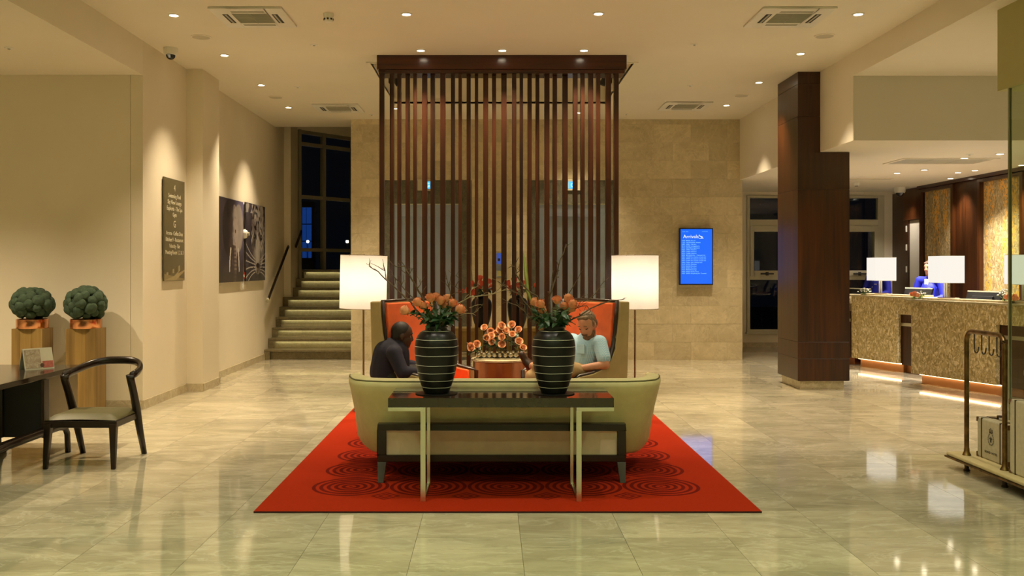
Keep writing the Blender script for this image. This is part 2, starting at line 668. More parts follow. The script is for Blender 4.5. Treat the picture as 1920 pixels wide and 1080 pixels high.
o = b.build('tile_field', M_floor, floor)
o['kind'] = 'stuff'

# ---- ceiling with its coffer
CO = (-1.54, 1.85, 12.0, 15.0)
b = MB()
for x0, x1, y0, y1 in cut((XL - .3, XR + .3, -3.2, 16.95), CO):
    b.box(x0, x1, y0, y1, HC, HC + .25)
b.box(XL - .3, -2.476, 16.95, 17.5, HC, HC + .25)
b.box(XL - .3, -2.3, 17.25, 17.5, HC + .2, 5.4)
b.box(XL - .3, -2.2, 17.4, 23, 5.35, 5.5)
struct(b.build('ceiling', M_ceil))
b = MB()
x0, x1, y0, y1 = CO
b.box(x0 - .08, x0, y0 - .08, y1 + .08, HC + .25, 5.0).box(x1, x1 + .08, y0 - .08, y1 + .08, HC + .25, 5.0)
b.box(x0, x1, y0 - .08, y0, HC + .25, 5.0).box(x0, x1, y1, y1 + .08, HC + .25, 5.0).box(x0 - .1, x1 + .1, y0 - .1, y1 + .1, 5.0, 5.1)
struct(b.build('trim_1', M_ceil), 'square ceiling coffer behind the slatted screen')
b = MB()
for q in ((x0 - .05, x0, y0 - .05, y1 + .05), (x1, x1 + .05, y0 - .05, y1 + .05), (x0, x1, y1, y1 + .05), (x0, x1, y0 - .05, y0)):
    b.box(*q, HC - .012, HC + .03)
struct(b.build('trim_2', M_ceil), 'raised plaster lip around the ceiling coffer')
# alcove soffit left, raised ceiling right, reception ceiling
struct(MB().box(-9.2, XL, -3.2, 10.829, 3.88, HC + .25).build('ceiling_left', M_ceil))
struct(MB().box(XR, 10.2, -3.2, 11.42, 3.99, HC + .25).build('ceiling_right', M_ceil))
b = MB().box(XR, 10.2, 11.42, 19.5, 3.2, HC + .25)
struct(b.build('ceiling_reception', [M_ceil]))
struct(MB().box(XR + .002, 10.2, 11.405, 11.42, 3.2, 3.99).build('trim_3', M_grey), 'bulkhead over the reception opening, its shade put into a grey colour')  # thin sheet coloured grey to carry the bulkhead's shade

# ---- left walls
struct(MB().box(-9.2, -4.175, 10.83, 11.1, 0, 3.88).box(-4.169, XL, 10.83, 11.1, 0, 3.88).box(-9.2, -4.1, 10.84, 11.05, 0, 3.88).build('wall_alcove', M_wall))
b = MB().box(XL - .3, XL, 11.1, 18.25, 0, HC).box(XL - .3, XL, 10.83, 11.1, 3.88, HC).box(XL - .3, XL, 17.5, 18.25, HC, 5.4)
b.box(XL - .05, -3.815, 12.39, 13.13, 0, HC)
struct(b.build('wall_left', M_wall))
struct(MB().box(XL - .3, -3.9, 18.25, 18.93, 0, 5.4).build('wall_landing', M_wall))
b = MB()
b.box(-9.0, XL + .016, 10.814, 10.83, 0, .105).box(XL, XL + .016, 10.83, 12.39, 0, .105).box(XL, -3.80, 12.374, 12.39, 0, .105)
b.box(-3.815, -3.80, 12.38, 13.146, 0, .105).box(XL, -3.80, 13.13, 13.146, 0, .105).box(XL, XL + .016, 13.14, 16.63, 0, .105)
struct(b.build('baseboard_left', M_base))
# closing walls around and behind the place where the photograph was taken
struct(MB().box(-9.2, 10.2, -3.4, -3.2, 0, HC).build('wall_rear', M_wall))
struct(MB().box(-9.4, -9.2, -3.4, 11.1, 0, HC).build('wall_far_left', M_wall))
struct(MB().box(10.2, 10.4, -3.4, 13.2, 0, HC).build('wall_far_right', M_wall))

# ---- marble wall with two lifts
K = YB / FOC
X0, X1 = (658 - PX) * K, (1392 - PX) * K
lift_holes = [((720 - PX) * K, (884 - PX) * K, -.1, 3.195), ((989 - PX) * K, (1152 - PX) * K, -.1, 3.195)]
wb = MB()
rs = [(X0, X1, 0, HC)]
for hl in lift_holes:
    rs = [q for r in rs for q in cut(r, hl)]
for r in rs:
    wb.box(r[0], r[1], YB + .022, 16.8, r[2], r[3])
wb.box(X0, X1, 16.8, 16.95, 0, HC)
wall_back = struct(wb.build('wall_back', M_wgrout))
RH, TW = .3227, .65
row = 0
z = -.005
while z < HC:
    off = 2.92 + (TW / 2 if row % 2 else 0)
    i0 = int((X0 - off) / TW) - 2
    for i in range(i0, i0 + 16):
        r = (max(X0, off + i * TW), min(X1, off + (i + 1) * TW), max(0, z), min(HC, z + RH))
        if r[1] - r[0] < .02 or r[3] - r[2] < .02:
            continue
        for q in cut(r, lift_holes[0]):
            for w in cut(q, lift_holes[1]):
                e = .0008
                pr = random.choice((0, 0, .0015, .003))
                MB().box(w[0] + e, w[1] - e, YB - pr, YB + .021, w[2] + e, w[3] - e).build('stone_tile', M_stone, wall_back)
    row += 1
    z += RH
for k, (hl, lab) in enumerate(zip(lift_holes, ('left lift behind the slatted screen', 'right lift behind the slatted screen'))):
    d = setting('door_%d' % (k + 1), lab)
    a, c = hl[0], hl[1]
    ia, ic = [((738.6 - PX) * K, (859.4 - PX) * K), ((1011.6 - PX) * K, (1135.6 - PX) * K)][k]
    for q in ((a, ia, 0, 3.193), (ic, c, 0, 3.193), (ia, ic, 2.78, 3.193)):
        MB().box(q[0] + .001, q[1] - .001, YB - .012, YB + .16, q[2], q[3]).build('granite_surround', M_liftst, d)
    f = MB().box(ia, ia + .115, YB + .03, YB + .17, 0, 2.78).box(ic - .115, ic, YB + .03, YB + .17, 0, 2.78).box(ia + .115, ic - .115, YB + .03, YB + .17, 2.56, 2.78)
    f.build('door_frame', M_lift, d)
    MB().box(ia, ic, YB - .005, YB + .03, 2.765, 2.785).build('door_trim', M_steel, d)
    m = (ia + ic) / 2 + .12
    for q in ((ia + .117, m - .002), (m + .002, ic - .117)):
        MB().box(q[0], q[1], YB + .12, YB + .17, .005, 2.56).build('door_panel', M_lift, d)
    pb = ((783, 809), (1064, 1089))[k]
    xa, xb = (pb[0] - PX) * K, (pb[1] - PX) * K
    bx = MB().box(xa, xb, YB - .05, YB - .012, 3.01, 3.205).build('floor_indicator', M_alu, d, bevel=.006)
    xs = ((793, 807), (1065.5, 1077))[k]
    MB().box((xs[0] - PX) * K, (xs[1] - PX) * K, YB - .054, YB - .05, 3.045, 3.17).build('indicator_screen', glow('indicator_blue', (.05, .45, 1.0), 1.6), bx)
    words('indicator_digit', 'G', .11, glow('indicator_white', (.75, .95, 1), 1.3), bx, (((xs[0] + xs[1]) / 2 - PX) * K + .02, YB - .0545, 3.07), (PI / 2, 0, 0), 'CENTER')
cp = thing('lift_call_panel', 'small lift call panel with a blue display between the two lifts', 'call panel', at(935.5, 497, YB - .001))
MB().box(-.046, .046, -.02, 0, -.22, .22).build('face_plate', M_lift, cp, bevel=.004)
MB().box(-.04, .04, -.024, -.02, .02, .21).build('display', glow('call_display', (.06, .12, .55), .6), cp)
MB().box(-.02, .02, -.028, -.02, .07, .12).build('button', M_black, cp)
MB().box(-.036, .036, -.024, -.02, -.20, -.10).build('notice', M_olive, cp)

# ---- reception end: window wall
k2 = 19.2 / FOC
zz = lambda py, Y: CAM_H - (py - PY) * Y / FOC
WX = [(5.277, 6.60), (6.78, 8.10)]
ZB, ZT = .32, 3.12
r = [(4.35, 8.7, 0, 3.22)]
for w in WX:
    r = [q for s_ in r for q in cut(s_, (w[0], w[1], ZB, ZT))]
b = MB()
for q in r:
    b.box(q[0], q[1], 19.2, 19.5, q[2], q[3])
struct(b.build('wall_window', M_wall))
struct(MB().box(4.5, 8.25, 19.185, 19.2, 0, .10).build('baseboard_window', M_base))
for k, (w, hx, lab) in enumerate(zip(WX, (5.68, 7.58), ('night window left of the wooden column', 'night window right of the wooden column'))):
    d = setting('window_%d' % (k + 1), lab)
    x0, x1 = w
    f = MB().box(x0, x0 + .06, 19.17, 19.3, ZB, ZT).box(x1 - .13, x1, 19.17, 19.3, ZB, ZT)
    f.box(x0 + .06, x1 - .13, 19.17, 19.3, ZT - .05, ZT).box(x0 + .06, x1 - .13, 19.17, 19.3, ZB, ZB + .05)
    f.box(x0 + .06, x1 - .13, 19.17, 19.3, 2.50, 2.63).box(x0 + .06, x1 - .13, 19.17, 19.3, 1.39, 1.47)
    f.build('window_frame', M_alu, d, bevel=.006)
    sa = MB().box(x0 + .06, x0 + .14, 19.15, 19.28, 1.47, 2.50).box(x1 - .21, x1 - .13, 19.15, 19.28, 1.47, 2.50)
    sa.box(x0 + .14, x1 - .21, 19.15, 19.28, 2.38, 2.50).box(x0 + .14, x1 - .21, 19.15, 19.28, 1.47, 1.58)
    sa = sa.build('sash', M_alu, d, bevel=.006)
    MB().box(hx - .13, hx + .13, 19.11, 19.15, 1.50, 1.53).box(hx - .03, hx + .03, 19.13, 19.15, 1.48, 1.55).build('sash_handle', M_black, sa, bevel=.004)
    for q in ((x0 + .06, x1 - .13, 2.63, ZT - .05), (x0 + .14, x1 - .21, 1.58, 2.38), (x0 + .06, x1 - .13, ZB + .05, 1.39)):
        MB().box(q[0] - .01, q[1] + .01, 19.22, 19.228, q[2] - .01, q[3] + .01).build('pane', M_glass, d)
    MB().box(x0 - .02, x1 + .02, 19.14, 19.2, ZB - .04, ZB).build('window_sill', M_alu, d)

# ---- reception end: panelled right wall
wr = struct(MB().box(8.35, 8.6, 11.4, 19.2, 0, 3.22).build('wall_right', M_wood))
PN = [(16.67, 17.80), (14.50, 15.68)]
for y0, y1 in [(17.80, 17.92), (15.76, 16.59), (13.2, 14.42), (11.5, 13.19), (18.62, 19.19)]:
    MB().box(8.27, 8.35, y0, y1, 0, 3.15).build('wood_panel', M_wood, wr, bevel=.004)
for y0, y1 in PN:
    MB().box(8.29, 8.35, y0, y1, .1, 3.11).build('mosaic_panel', M_mosaic, wr)
    for q in ((y0 - .08, y0, .1, 3.13), (y1, y1 + .08, .1, 3.13), (y0, y1, 3.08, 3.13)):
        MB().box(8.22, 8.35, q[0], q[1], q[2], q[3]).build('panel_frame', M_wood, wr)
MB().box(8.19, 8.35, 11.5, 17.92, 3.14, 3.2).build('cornice', M_woodH, wr)
MB().box(8.24, 8.35, 17.92, 18.62, 2.58, 3.19).build('wood_panel', M_wood, wr)
d3 = setting('door_3', 'grey office door in the dark wooden reception wall')
MB().box(8.28, 8.33, 17.97, 18.42, .01, 2.57).build('door_leaf', M_grey, d3, bevel=.004)
MB().box(8.25, 8.34, 18.42, 18.60, 0, 2.58).build('door_frame', M_wood, d3)
for zq in (1.55, 1.98, 2.35):
    MB().box(8.235, 8.25, 18.47, 18.50, zq, zq + .12).build('door_hinge', M_white, d3)

# ---- wooden column with stone plinth
col = setting('column', 'dark walnut panelled column between lobby and reception')
cx0, cx1, cxu, cy0, cy1 = 4.138, 4.833, 4.437, 12.55, 13.43
cut_z = [.1226, .42, .643, 2.697]
for a, c in zip(cut_z[:-1], cut_z[1:]):
    MB().box(cx0, cx1, cy0, cy1, a + .002, c - .002).build('wood_panel', M_wood, col, bevel=.002)
poly = [(cx0, 2.699), (cx1, 2.699), (cx1, 3.195), (cxu, 3.195), (cxu, 3.674), (cx0, 3.674)]
Mx = Matrix(((1, 0, 0, 0), (0, 0, 1, 0), (0, 1, 0, 0), (0, 0, 0, 1)))
MB().prism(poly, cy0, cy1, 0, Mx).build('wood_panel', M_wood, col, bevel=.002)
for a, c in ((3.678, 4.112), (4.116, HC - .001)):
    MB().box(cx0, cxu, cy0, cy1, a, c).build('wood_panel', M_wood, col, bevel=.002)
MB().box(cx0 + .006, cx1 - .006, cy0 + .006, cy1 - .006, .12, 3.19).box(cx0 + .006, cxu - .006, cy0 + .006, cy1 - .006, 3.19, HC - .003).build('core', M_black, col)
MB().box(4.185, 4.775, 12.6, 13.38, 0, .118).build('plinth', M_top, col)

# ---- vestibule on the right edge: olive bulkhead and glass
struct(MB().box(4.62, 6.4, 4.2, 8.5, 3.25, 3.99).build('wall_vestibule', M_olive))
gp = setting('window_4', 'frameless glass pane beside the luggage trolley')
MB().box(4.64, 4.652, 4.4, 8.335, .0, 3.25).build('pane', M_clear, gp)
MB().box(4.632, 4.66, 8.335, 8.35, 0, 3.25).build('window_frame', plain('glass_edge', (.26, .27, .18), .2), gp)

# ---- staircase in the back left corner
st = setting('staircase', 'dark stone staircase with lit risers in the left corner')
GO, RI = .3, .178
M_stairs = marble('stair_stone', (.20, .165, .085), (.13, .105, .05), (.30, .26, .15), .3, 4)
M_riserlit = marble('lit_riser_stone', (.46, .41, .24), (.36, .32, .18), (.55, .50, .32), .4, 4)  # paler than the treads: the strip light is put into the colour
for n in range(1, 10):
    y, zt = 16.65 + GO * (n - 1), RI * n
    xl = XL + .002 if n < 7 else -3.895
    stp = bpy.data.objects.new('step', None); C.objects.link(stp); stp.parent = st
    stp.location = (0, y, zt)
    ye = GO + .05 if n < 9 else .45
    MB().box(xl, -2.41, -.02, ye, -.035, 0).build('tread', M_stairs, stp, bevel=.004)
    MB().box(xl + .10, -2.41, .03, .06, -RI + .002, -.037).build('riser', M_riserlit if n > 1 else M_stairs, stp)  # the unlit first riser takes the dark stone instead
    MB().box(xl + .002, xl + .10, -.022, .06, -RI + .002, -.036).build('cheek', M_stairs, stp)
    if n > 1:
        MB().box(xl + .14, -2.45, -.002, .012, -.046, -.036).build('light_strip', M_led2, stp)
        MB().box(xl + .10, -2.41, -.02, -.006, -.055, -.035).build('nosing', M_stairs, stp)
struct(MB().prism([(-3.895, 19.04), (-2.41, 19.5), (-2.41, 20.75), (-3.895, 18.97)], 1.5, 1.6).build('floor_landing', M_stairs))
struct(MB().box(-2.40, -2.2, 16.95, 21.5, 0, 5.4).build('wall_stairs', M_wall))
# corner window above the stairs: a slanting glass wall
w3 = setting('window_3', 'tall night window above the staircase')
ang = math.atan2(1.12, .91)
WM = Matrix.Translation((-3.9, 18.95, 0)) @ Matrix.Rotation(ang, 4, 'Z')
ZW = [1.3, 2.0, 3.08, 4.16, 4.40]
fr = MB().box(-.02, .05, -.05, .05, 1.3, 4.45, 0, WM)
for s0 in (.62, 1.45, 2.2):
    fr.box(s0, s0 + .07, -.06, .05, 1.3, 4.40, 0, WM)
for zq in ZW[1:]:
    fr.box(.05, 2.3, -.04, .05, zq - .03, zq + .04, 0, WM)
fr.build('window_frame', M_dkalu, w3)
MB().box(-.05, 2.4, -.05, .1, 4.44, 5.4, 0, WM).build('window_head', M_wall, w3)
MB().box(-.05, 2.4, .02, .1, .6, 1.3, 0, WM).build('window_sill', M_dkalu, w3)
for a, c in ((.05, .62), (.69, 1.45), (1.52, 2.2)):
    for z0, z1 in zip(ZW[:-1], ZW[1:]):
        MB().box(a, c, 0, .008, z0 + .03, z1 - .02, 0, WM).build('pane', M_glass, w3)
# the night outside that window
fc = thing('lit_facade', 'blue lit tower front seen through the stair window', 'building', (-5.88, 30, 0))
MB().box(-.30, .20, 0, .4, 0, 3.75).build('wall', M_black, fc)
for q in ((-.155, -.035), (-.02, .14)):
    for zq in (1.95, 2.5, 3.05):
        MB().box(q[0], q[1], -.02, 0, zq, zq + .52).build('lit_window', glow('blue_floodlight', (.015, .09, .50), .40), fc)
for px, py, Y, lab in ((577, 453, 24, 'warm garden lamp outside the left half of the stair window'), (651, 453, 24, 'warm garden lamp outside the right edge of the stair window')):
    p = at(px, py, Y)
    t = thing('garden_lamp', lab, 'lamp', (p.x, p.y, 0))
    MB().ball((0, 0, p.z), .035, 10, 8).build('globe', glow('garden_globe', (1, .72, .35), 60), t)
    MB().lathe([(.05, 0), (.05, .03), (.015, .06), (.012, p.z - .03)], 8).build('post', M_black, t)
struct(MB().box(-12, 14, 23, 40, -.3, -.05).build('ground_outside', plain('night_paving', (.05, .05, .05), .5)))
# handrail
hr = thing('handrail', 'sloping dark wooden handrail on the left wall beside the stairs', 'handrail', (XL, 16.6, 1.09))
rl = [Vector((.09, -.05, -.02)), Vector((.09, .05, .035)), Vector((.09, 1.55, .93)), Vector((.09, 1.62, .96))]
MB().tube(rl, .032, 10, flat=(.7, 1.2)).build('rail', M_ebonyZ, hr, smooth=True)
MB().tube([Vector((.09, -.09, -.04)), Vector((.09, -.045, -.015))], .034, 10, flat=(.75, 1.2)).build('end_cap', M_alu, hr)
for yy in (.12, .85, 1.5):
    zq = -.06 + yy * .595
    MB().tube([(.09, yy, zq + .03), (.09, yy, zq - .03), (.04, yy, zq - .06), (0, yy, zq - .06)], .009, 8).build('bracket', M_steel, hr, smooth=True)
hr2 = thing('handrail', 'short upper handrail piece above the stair landing', 'handrail', (-3.9, 18.45, 2.1))
MB().tube([(.08, -.1, -.04), (.08, .42, .27)], .032, 10, flat=(.7, 1.2)).build('rail', M_ebonyZ, hr2, smooth=True)
MB().tube([(.08, .12, .06), (.08, .12, .02), (0, .12, .0)], .009, 8).build('bracket', M_steel, hr2, smooth=True)

# ================================================================== CEILING FITTINGS
trim_me = MB().lathe([(.062, 0), (.062, -.006), (.045, -.010), (.042, 0)], 20, caps=False).mesh('trim_ring'); trim_me.materials.append(M_white)
lens_me = MB().lathe([(.043, -.001), (.043, -.006)], 20).mesh('lens'); lens_me.materials.append(M_lens)


def downlight(p, label, power, color, group=None, size=84, s=1.0):
    t = thing('downlight', label, 'downlight', p, 0, group)
    a = put('trim_ring', trim_me, t); c = put('lens', lens_me, t)
    a.scale = c.scale = (s, s, 1)
    spot((0, 0, -.02), power, color, t, size)
    return t


for px, py, lab, pw in (
    (326, 28, 'lit downlight by the black domed camera, nearest of the left row', 1.0),
    (421, 103, 'lit downlight in front of the left ceiling speaker and dome camera', 1.0),
    (490, 159, 'lit downlight third back along the left wall, before the elephant canvas', 1.15),
    (541, 201, 'lit downlight deepest of the left row, near the staircase', 1.15),
    (762, 26, 'lit downlight between the smoke detector and the middle of the ceiling', 1.0),
    (1122, 25, 'lit downlight left of the right front air conditioner', 1.0),
    (1609, 26, 'lit downlight right of the right front air conditioner', 1.0),
    (1501, 100, 'lit downlight before the top of the wooden column', 1.0),
    (1423, 154, 'lit downlight left of the top of the wooden column', 1.1),
    (1362, 197, 'lit downlight beside the rear right air conditioner', 1.2),
    (789, 94, 'lit downlight over the left end of the screen header', .9),
    (942, 94, 'lit downlight over the middle of the screen header', .9),
    (1095, 94, 'lit downlight over the right end of the screen header', .9)):
    downlight(ce(px, py, HC), lab, P_MAIN * pw, WARM, None, 76 if px in (1362, 1423, 1501) else 84)
downlight(ce(1084, 211, HC), 'small lit downlight seen between the slats before the right lift', P_MAIN * 1.0, WARM, None, 84, .7)
downlight(ce(741, 203, HC), 'lit downlight seen between the slats before the left lift', P_MAIN * .9, WARM, None, 84, .7)
for x, y, z in ((-2.6, 6.2, HC), (-.9, 6.0, HC), (1.1, 6.0, HC), (3.0, 6.2, HC), (-2.4, 3.2, HC), (0, 3.2, HC), (2.4, 3.2, HC), (-2.4, .4, HC), (0, .4, HC), (2.4, .4, HC)):  # out-of-view downlights, added to light the near floor and the sofa back
    downlight((x, y, z), 'unseen downlight added overhead to light the floor and seating group', P_BACK * (1.25 if y < 6 else .9), COOL if y < 6 else WHITE, 'added downlights overhead in front of the seating', 84 if y > 6 else 150)
for x, y in ((-5.6, 8.6), (-6.2, 5.6)):  # two out-of-view downlights added to brighten the alcove wall
    downlight((x, y, 3.88), 'unseen downlight added in the lowered ceiling to brighten the alcove', 820, WARM, 'added downlights over the writing desk', 110)
for x, y in ((6.6, 8.6), (6.9, 5.6)):  # two wide out-of-view downlights added for the bulkhead and reception side
    downlight((x, y, 3.99), 'unseen downlight added in the raised ceiling to brighten the reception side', 620, WHITE, 'added downlights before the reception', 130)
for px, py, lab in (
    (1808, 296, 'reception downlight at the corner of the long slot vent'),
    (1875, 288, 'reception downlight rightmost, beside the glass pane'),
    (1733, 318, 'reception downlight just behind the slot vent, over the second desk'),
    (1682, 324, 'reception downlight leftmost, over the first desk'),
    (1796, 323, 'reception downlight in front of the wooden wall cornice'),
    (1782, 334, 'reception downlight close above the farther gilt mosaic panel'),
    (1828, 319, 'reception downlight close above the nearer gilt mosaic panel'),
    (1680, 352, 'reception downlight beside the white dome camera'),
    (1916, 309, 'reception downlight seen through the glass pane')):
    downlight(ce(px, py, 3.2), lab, P_REC * (.35 if px == 1680 else .6 if px in (1782, 1828) else 1), WHITE, None, 96)


def cassette(px, py, label):
    """square ceiling air conditioner, centre at a pixel"""
    t = thing('air_conditioner', label, 'air conditioner', ce(px, py, HC) - Vector((0, 0, .001)))
    f = MB()
    o_, i_ = .375, .19
    for q in cut((-o_, o_, -o_, o_), (-i_, i_, -i_, i_)):
        f.box(q[0], q[1], q[2], q[3], -.022, 0)
    f.build('fascia', M_white, t, bevel=.006)
    MB().box(-i_, i_, -i_, i_, -.016, -.002).build('grille', M_vent, t)
    g = MB()
    for k in range(12):
        g.box(-i_ + .005, i_ - .005, -i_ + .01 + k * .031, -i_ + .018 + k * .031, -.022, -.016)
    g.box(-.003, .003, -i_, i_, -.0225, -.016)
    g.build('grille_bars', M_vent, t)
    for k in range(4):
        M = Matrix.Rotation(k * PI / 2, 4, 'Z')
        v = MB().box(-.17, .17, .225, .285, -.0235, -.021, 0, M).build('louvre_slot', M_black if k in (1, 3) else M_vent, t)
        MB().box(-.165, .165, .243, .262, -.027, -.0235, 0, M).build('louvre', M_vent, v)
    return t


cassette(476, 31, 'square ceiling air conditioner, front left one near the smoke detector')
cassette(1479, 31, 'square ceiling air conditioner, front right one before the column')
cassette(635, 202, 'square ceiling air conditioner left of the slatted screen, by the stairs')
cassette(1284, 198, 'square ceiling air conditioner right of the slatted screen, over the arrivals display')
for px, py, lab in ((377, 69, 'round ceiling speaker near the black dome camera'), (1546, 67, 'round ceiling speaker before the wooden column'),
                    (517, 182, 'round ceiling speaker far left, near the staircase'), (1390, 179, 'round ceiling speaker far right, left of the column top')):
    t = thing('ceiling_speaker', lab, 'speaker', ce(px, py, HC))
    MB().lathe([(.115, 0), (.115, -.006), (.10, -.009)], 28, caps=True).build('rim', M_ceil, t, smooth=30)
    MB().lathe([(.098, -.009), (.098, -.0105), (.0, -.0105)], 28, caps=False).build('mesh_cover', plain('speaker_mesh', (.55, .50, .40), .7), t)
t = thing('smoke_detector', 'white round smoke detector beside the front left air conditioner', 'smoke detector', ce(616, 26, HC))
MB().lathe([(.055, 0), (.055, -.02), (.05, -.03), (.046, -.075), (.036, -.085)], 20).build('housing', M_white, t, smooth=40)
for k in range(8):
    MB().box(.046, .052, -.010, .010, -.068, -.050, 0, Matrix.Rotation(k * PI / 4, 4, 'Z')).build('vent_slot', M_black, t)
t = thing('smoke_detector', 'small white smoke detector on the reception ceiling', 'smoke detector', ce(1606, 343, 3.2))
MB().lathe([(.06, 0), (.06, -.03), (.04, -.055)], 18).build('housing', M_white, t, smooth=40)
MB().lathe([(.03, -.055), (.03, -.062)], 12).build('sensor_cap', M_black, t)
for px, py, z, lab in ((589, 84, HC, 'sprinkler cap below the front left air conditioner'), (1302, 83, HC, 'sprinkler cap left of the front right air conditioner'),
                       (558, 163, HC, 'sprinkler cap deep left, beside the third downlight'), (1294, 160, HC, 'sprinkler cap over the rear right air conditioner'),
                       (697, 215, HC, 'sprinkler cap left of the screen at the marble wall'), (1174, 214, HC, 'sprinkler cap right of the screen at the marble wall'),
                       (17, 90, 3.88, 'sprinkler cap in the lowered ceiling over the desk'), (1818, 289, 3.2, 'sprinkler cap in the reception ceiling beside the slot vent')):
    t = thing('sprinkler', lab, 'sprinkler', ce(px, py, z))
    MB().lathe([(.045, 0), (.045, -.004), (.040, -.008)], 18).build('cover_plate', M_white, t, smooth=40)
    MB().lathe([(.014, -.008), (.012, -.016)], 10).build('nozzle', M_vent, t)


def dome_camera(p, label, s=1.0):
    t = thing('dome_camera', label, 'security camera', p)
    MB().lathe([(.082 * s, 0), (.082 * s, -.06 * s), (.072 * s, -.085 * s)], 24).build('housing', M_white, t, smooth=40)
    MB().ball((0, 0, -.085 * s), .056 * s, 18, 12).build('dome', plain('smoked_dome', (.015, .015, .015), .08), t, smooth=True)
    MB().lathe([(.02 * s, 0), (.02 * s, .05 * s)], 12, 0, Matrix.Translation((0, -.03 * s, -.11 * s)) @ Matrix.Rotation(1.0, 4, 'X')).build('camera_eye', M_lift, t)
    return t


dome_camera(ce(320, 90, HC), 'white dome camera with dark bubble on the ceiling by the left wall')
dome_camera(ce(1687, 351, 3.2), 'white dome camera on the reception ceiling near the office door', 1.3)
t = thing('slot_vent', 'long three part slot vent in the reception ceiling', 'vent', (6.55, 13.6, 3.2))
for i in range(3):
    MB().box(-.62 + i * .42, -.21 + i * .42, -.3, .3, -.006, 0).build('grille', M_vent, t)
f = MB()
for q in cut((-.68, .69, -.36, .36), (-.63, .64, -.31, .31)):
    f.box(*q[:2], q[2], q[3], -.012, 0)
f.build('frame', M_ceil, t)
t = thing('slot_vent', 'narrow slot vent in the reception ceiling beside the column', 'vent', (6.6, 16.3, 3.2))
MB().box(-.42, .42, -.06, .06, -.012, 0).build('frame', M_ceil, t)
MB().box(-.40, .40, -.03, .03, -.014, -.012).build('grille', M_vent, t)
for sx_, lab in ((-1, 'dark spotlight on the left wall of the ceiling coffer'), (1, 'dark spotlight on the right wall of the ceiling coffer')):
    xw = CO[0] if sx_ < 0 else CO[1]
    t = thing('coffer_spotlight', lab, 'spotlight', (xw, 14.2, HC + .22))
    MB().box(0, -sx_ * .05, -.05, .05, -.05, .05).build('bracket', M_black, t)
    MB().lathe([(.045, 0), (.05, -.13)], 14, 0, Matrix.Translation((-sx_ * .09, 0, .04)) @ Matrix.Rotation(sx_ * .5, 4, 'Y')).build('head', M_black, t, smooth=40)
# ================================================================== RUG AND SEATING
rug = MB().box(-1.705, 1.705, 0, 4.75, 0, .012).build('rug', [M_rug, M_rugedge], None, (.118, 6.26, .0005))
for p in rug.data.polygons:
    p.material_index = 0 if abs(p.normal.z) > .5 else 1
# texture origin: centre of the middle circle of the first row
rug.data.transform(Matrix.Translation((0, -.71, 0)))
rug.location = (.118, 6.97, .0005)
tag(rug, 'large red rug with rings of darker red circles under the seating', 'rug')
RZ = .0125


# ---- sofa seen from behind
def sofa():
    t = thing('sofa', 'curved olive fabric sofa with dark wooden frame, seen from behind', 'sofa', (.118, 7.12, RZ))
    half = [(0, 0), (.58, 0), (.92, .01), (1.075, .05), (1.175, .13), (1.222, .25), (1.265, .45), (1.30, .70), (1.32, .98), (1.28, 1.05)]
    plan = [Vector((-x, y, 0)) for x, y in half[:0:-1]] + [Vector((x, y, 0)) for x, y in half]
    n = len(plan)
    prof = [(.215, .17), (.19, .18), (.172, .20), (.10, .42), (.02, .66), (.0, .72), (.0, .745), (.012, .762), (.03, .772), (.10, .778), (.16, .77), (.185, .745), (.19, .70), (.20, .36), (.215, .34)]
    rings = []
    for i, p in enumerate(plan):
        d = (plan[min(i + 1, n - 1)] - plan[max(i - 1, 0)]).normalized()
        nor = Vector((-d.y, d.x, 0))
        arm = max(0, min(1, (p.y - .1) / .9))
        rings.append([p + nor * (o_ * (1 - .72 * arm) + .0) + Vector((0, 0, .17 + (z - .17) * (1 - .10 * arm * arm))) for o_, z in prof])
    MB().loft(rings, 0, True, True).build('shell', M_sofa, t, smooth=50)
    # piping along the top edge
    pp = [r[7] for r in rings]
    MB().tube(pp, .006, 6).build('piping', M_seat, t, smooth=True)
    inner = [r[-2] for r in rings[1:-1]]
    poly = [(p.x, p.y) for p in inner]
    MB().prism(poly, .20, .40).build('seat_base', M_taupe, t, bevel=.01)
    poly2 = [(p.x * .985, p.y + .01) for p in inner if p.y < .95] 
    MB().prism(poly2, .402, .50).build('seat_cushion', M_sofa, t, bevel=.025)
    # wooden frame behind
    fx0, fx1 = -.975, .915
    f = MB().box(fx0, fx1, -.02, .05, .395, .447).box(fx0, fx1, -.02, .05, .155, .208)
    f.box(fx0, fx0 + .066, -.02, .05, .208, .395).box(fx1 - .066, fx1, -.02, .05, .208, .395)
    f.build('back_frame', M_ebony, t, bevel=.004)
    MB().box(fx0 + .066, fx1 - .066, .0, .19, .208, .395).build('back_panel', M_taupe, t)
    MB().box(fx0 + .1, fx1 - .1, .05, .95, .150, .20).build('base_frame', M_ebony, t)
    for x, y in ((fx0 + .033, .01), (fx1 - .033, .01), (-.86, .84), (.80, .84)):
        sg = -1 if x < 0 else 1
        a, c = .034, .02
        top = [(x - a, y - .03), (x + a, y - .03), (x + a, y + .04), (x - a, y + .04)]
        xb = x + sg * .006
        bot = [(xb - c, y - .05), (xb + c, y - .05), (xb + c, y - .015), (xb - c, y - .015)]
        MB().loft([[(*q, 0.0) for q in bot], [(*q, .155) for q in top]]).build('leg', plain('grey_leg', (.085, .085, .085), .3, var=.1) if y < .5 else M_ebonyZ, t, bevel=.003)  # rear legs grey for their metal tips, front legs ebony
    return t


sofa()


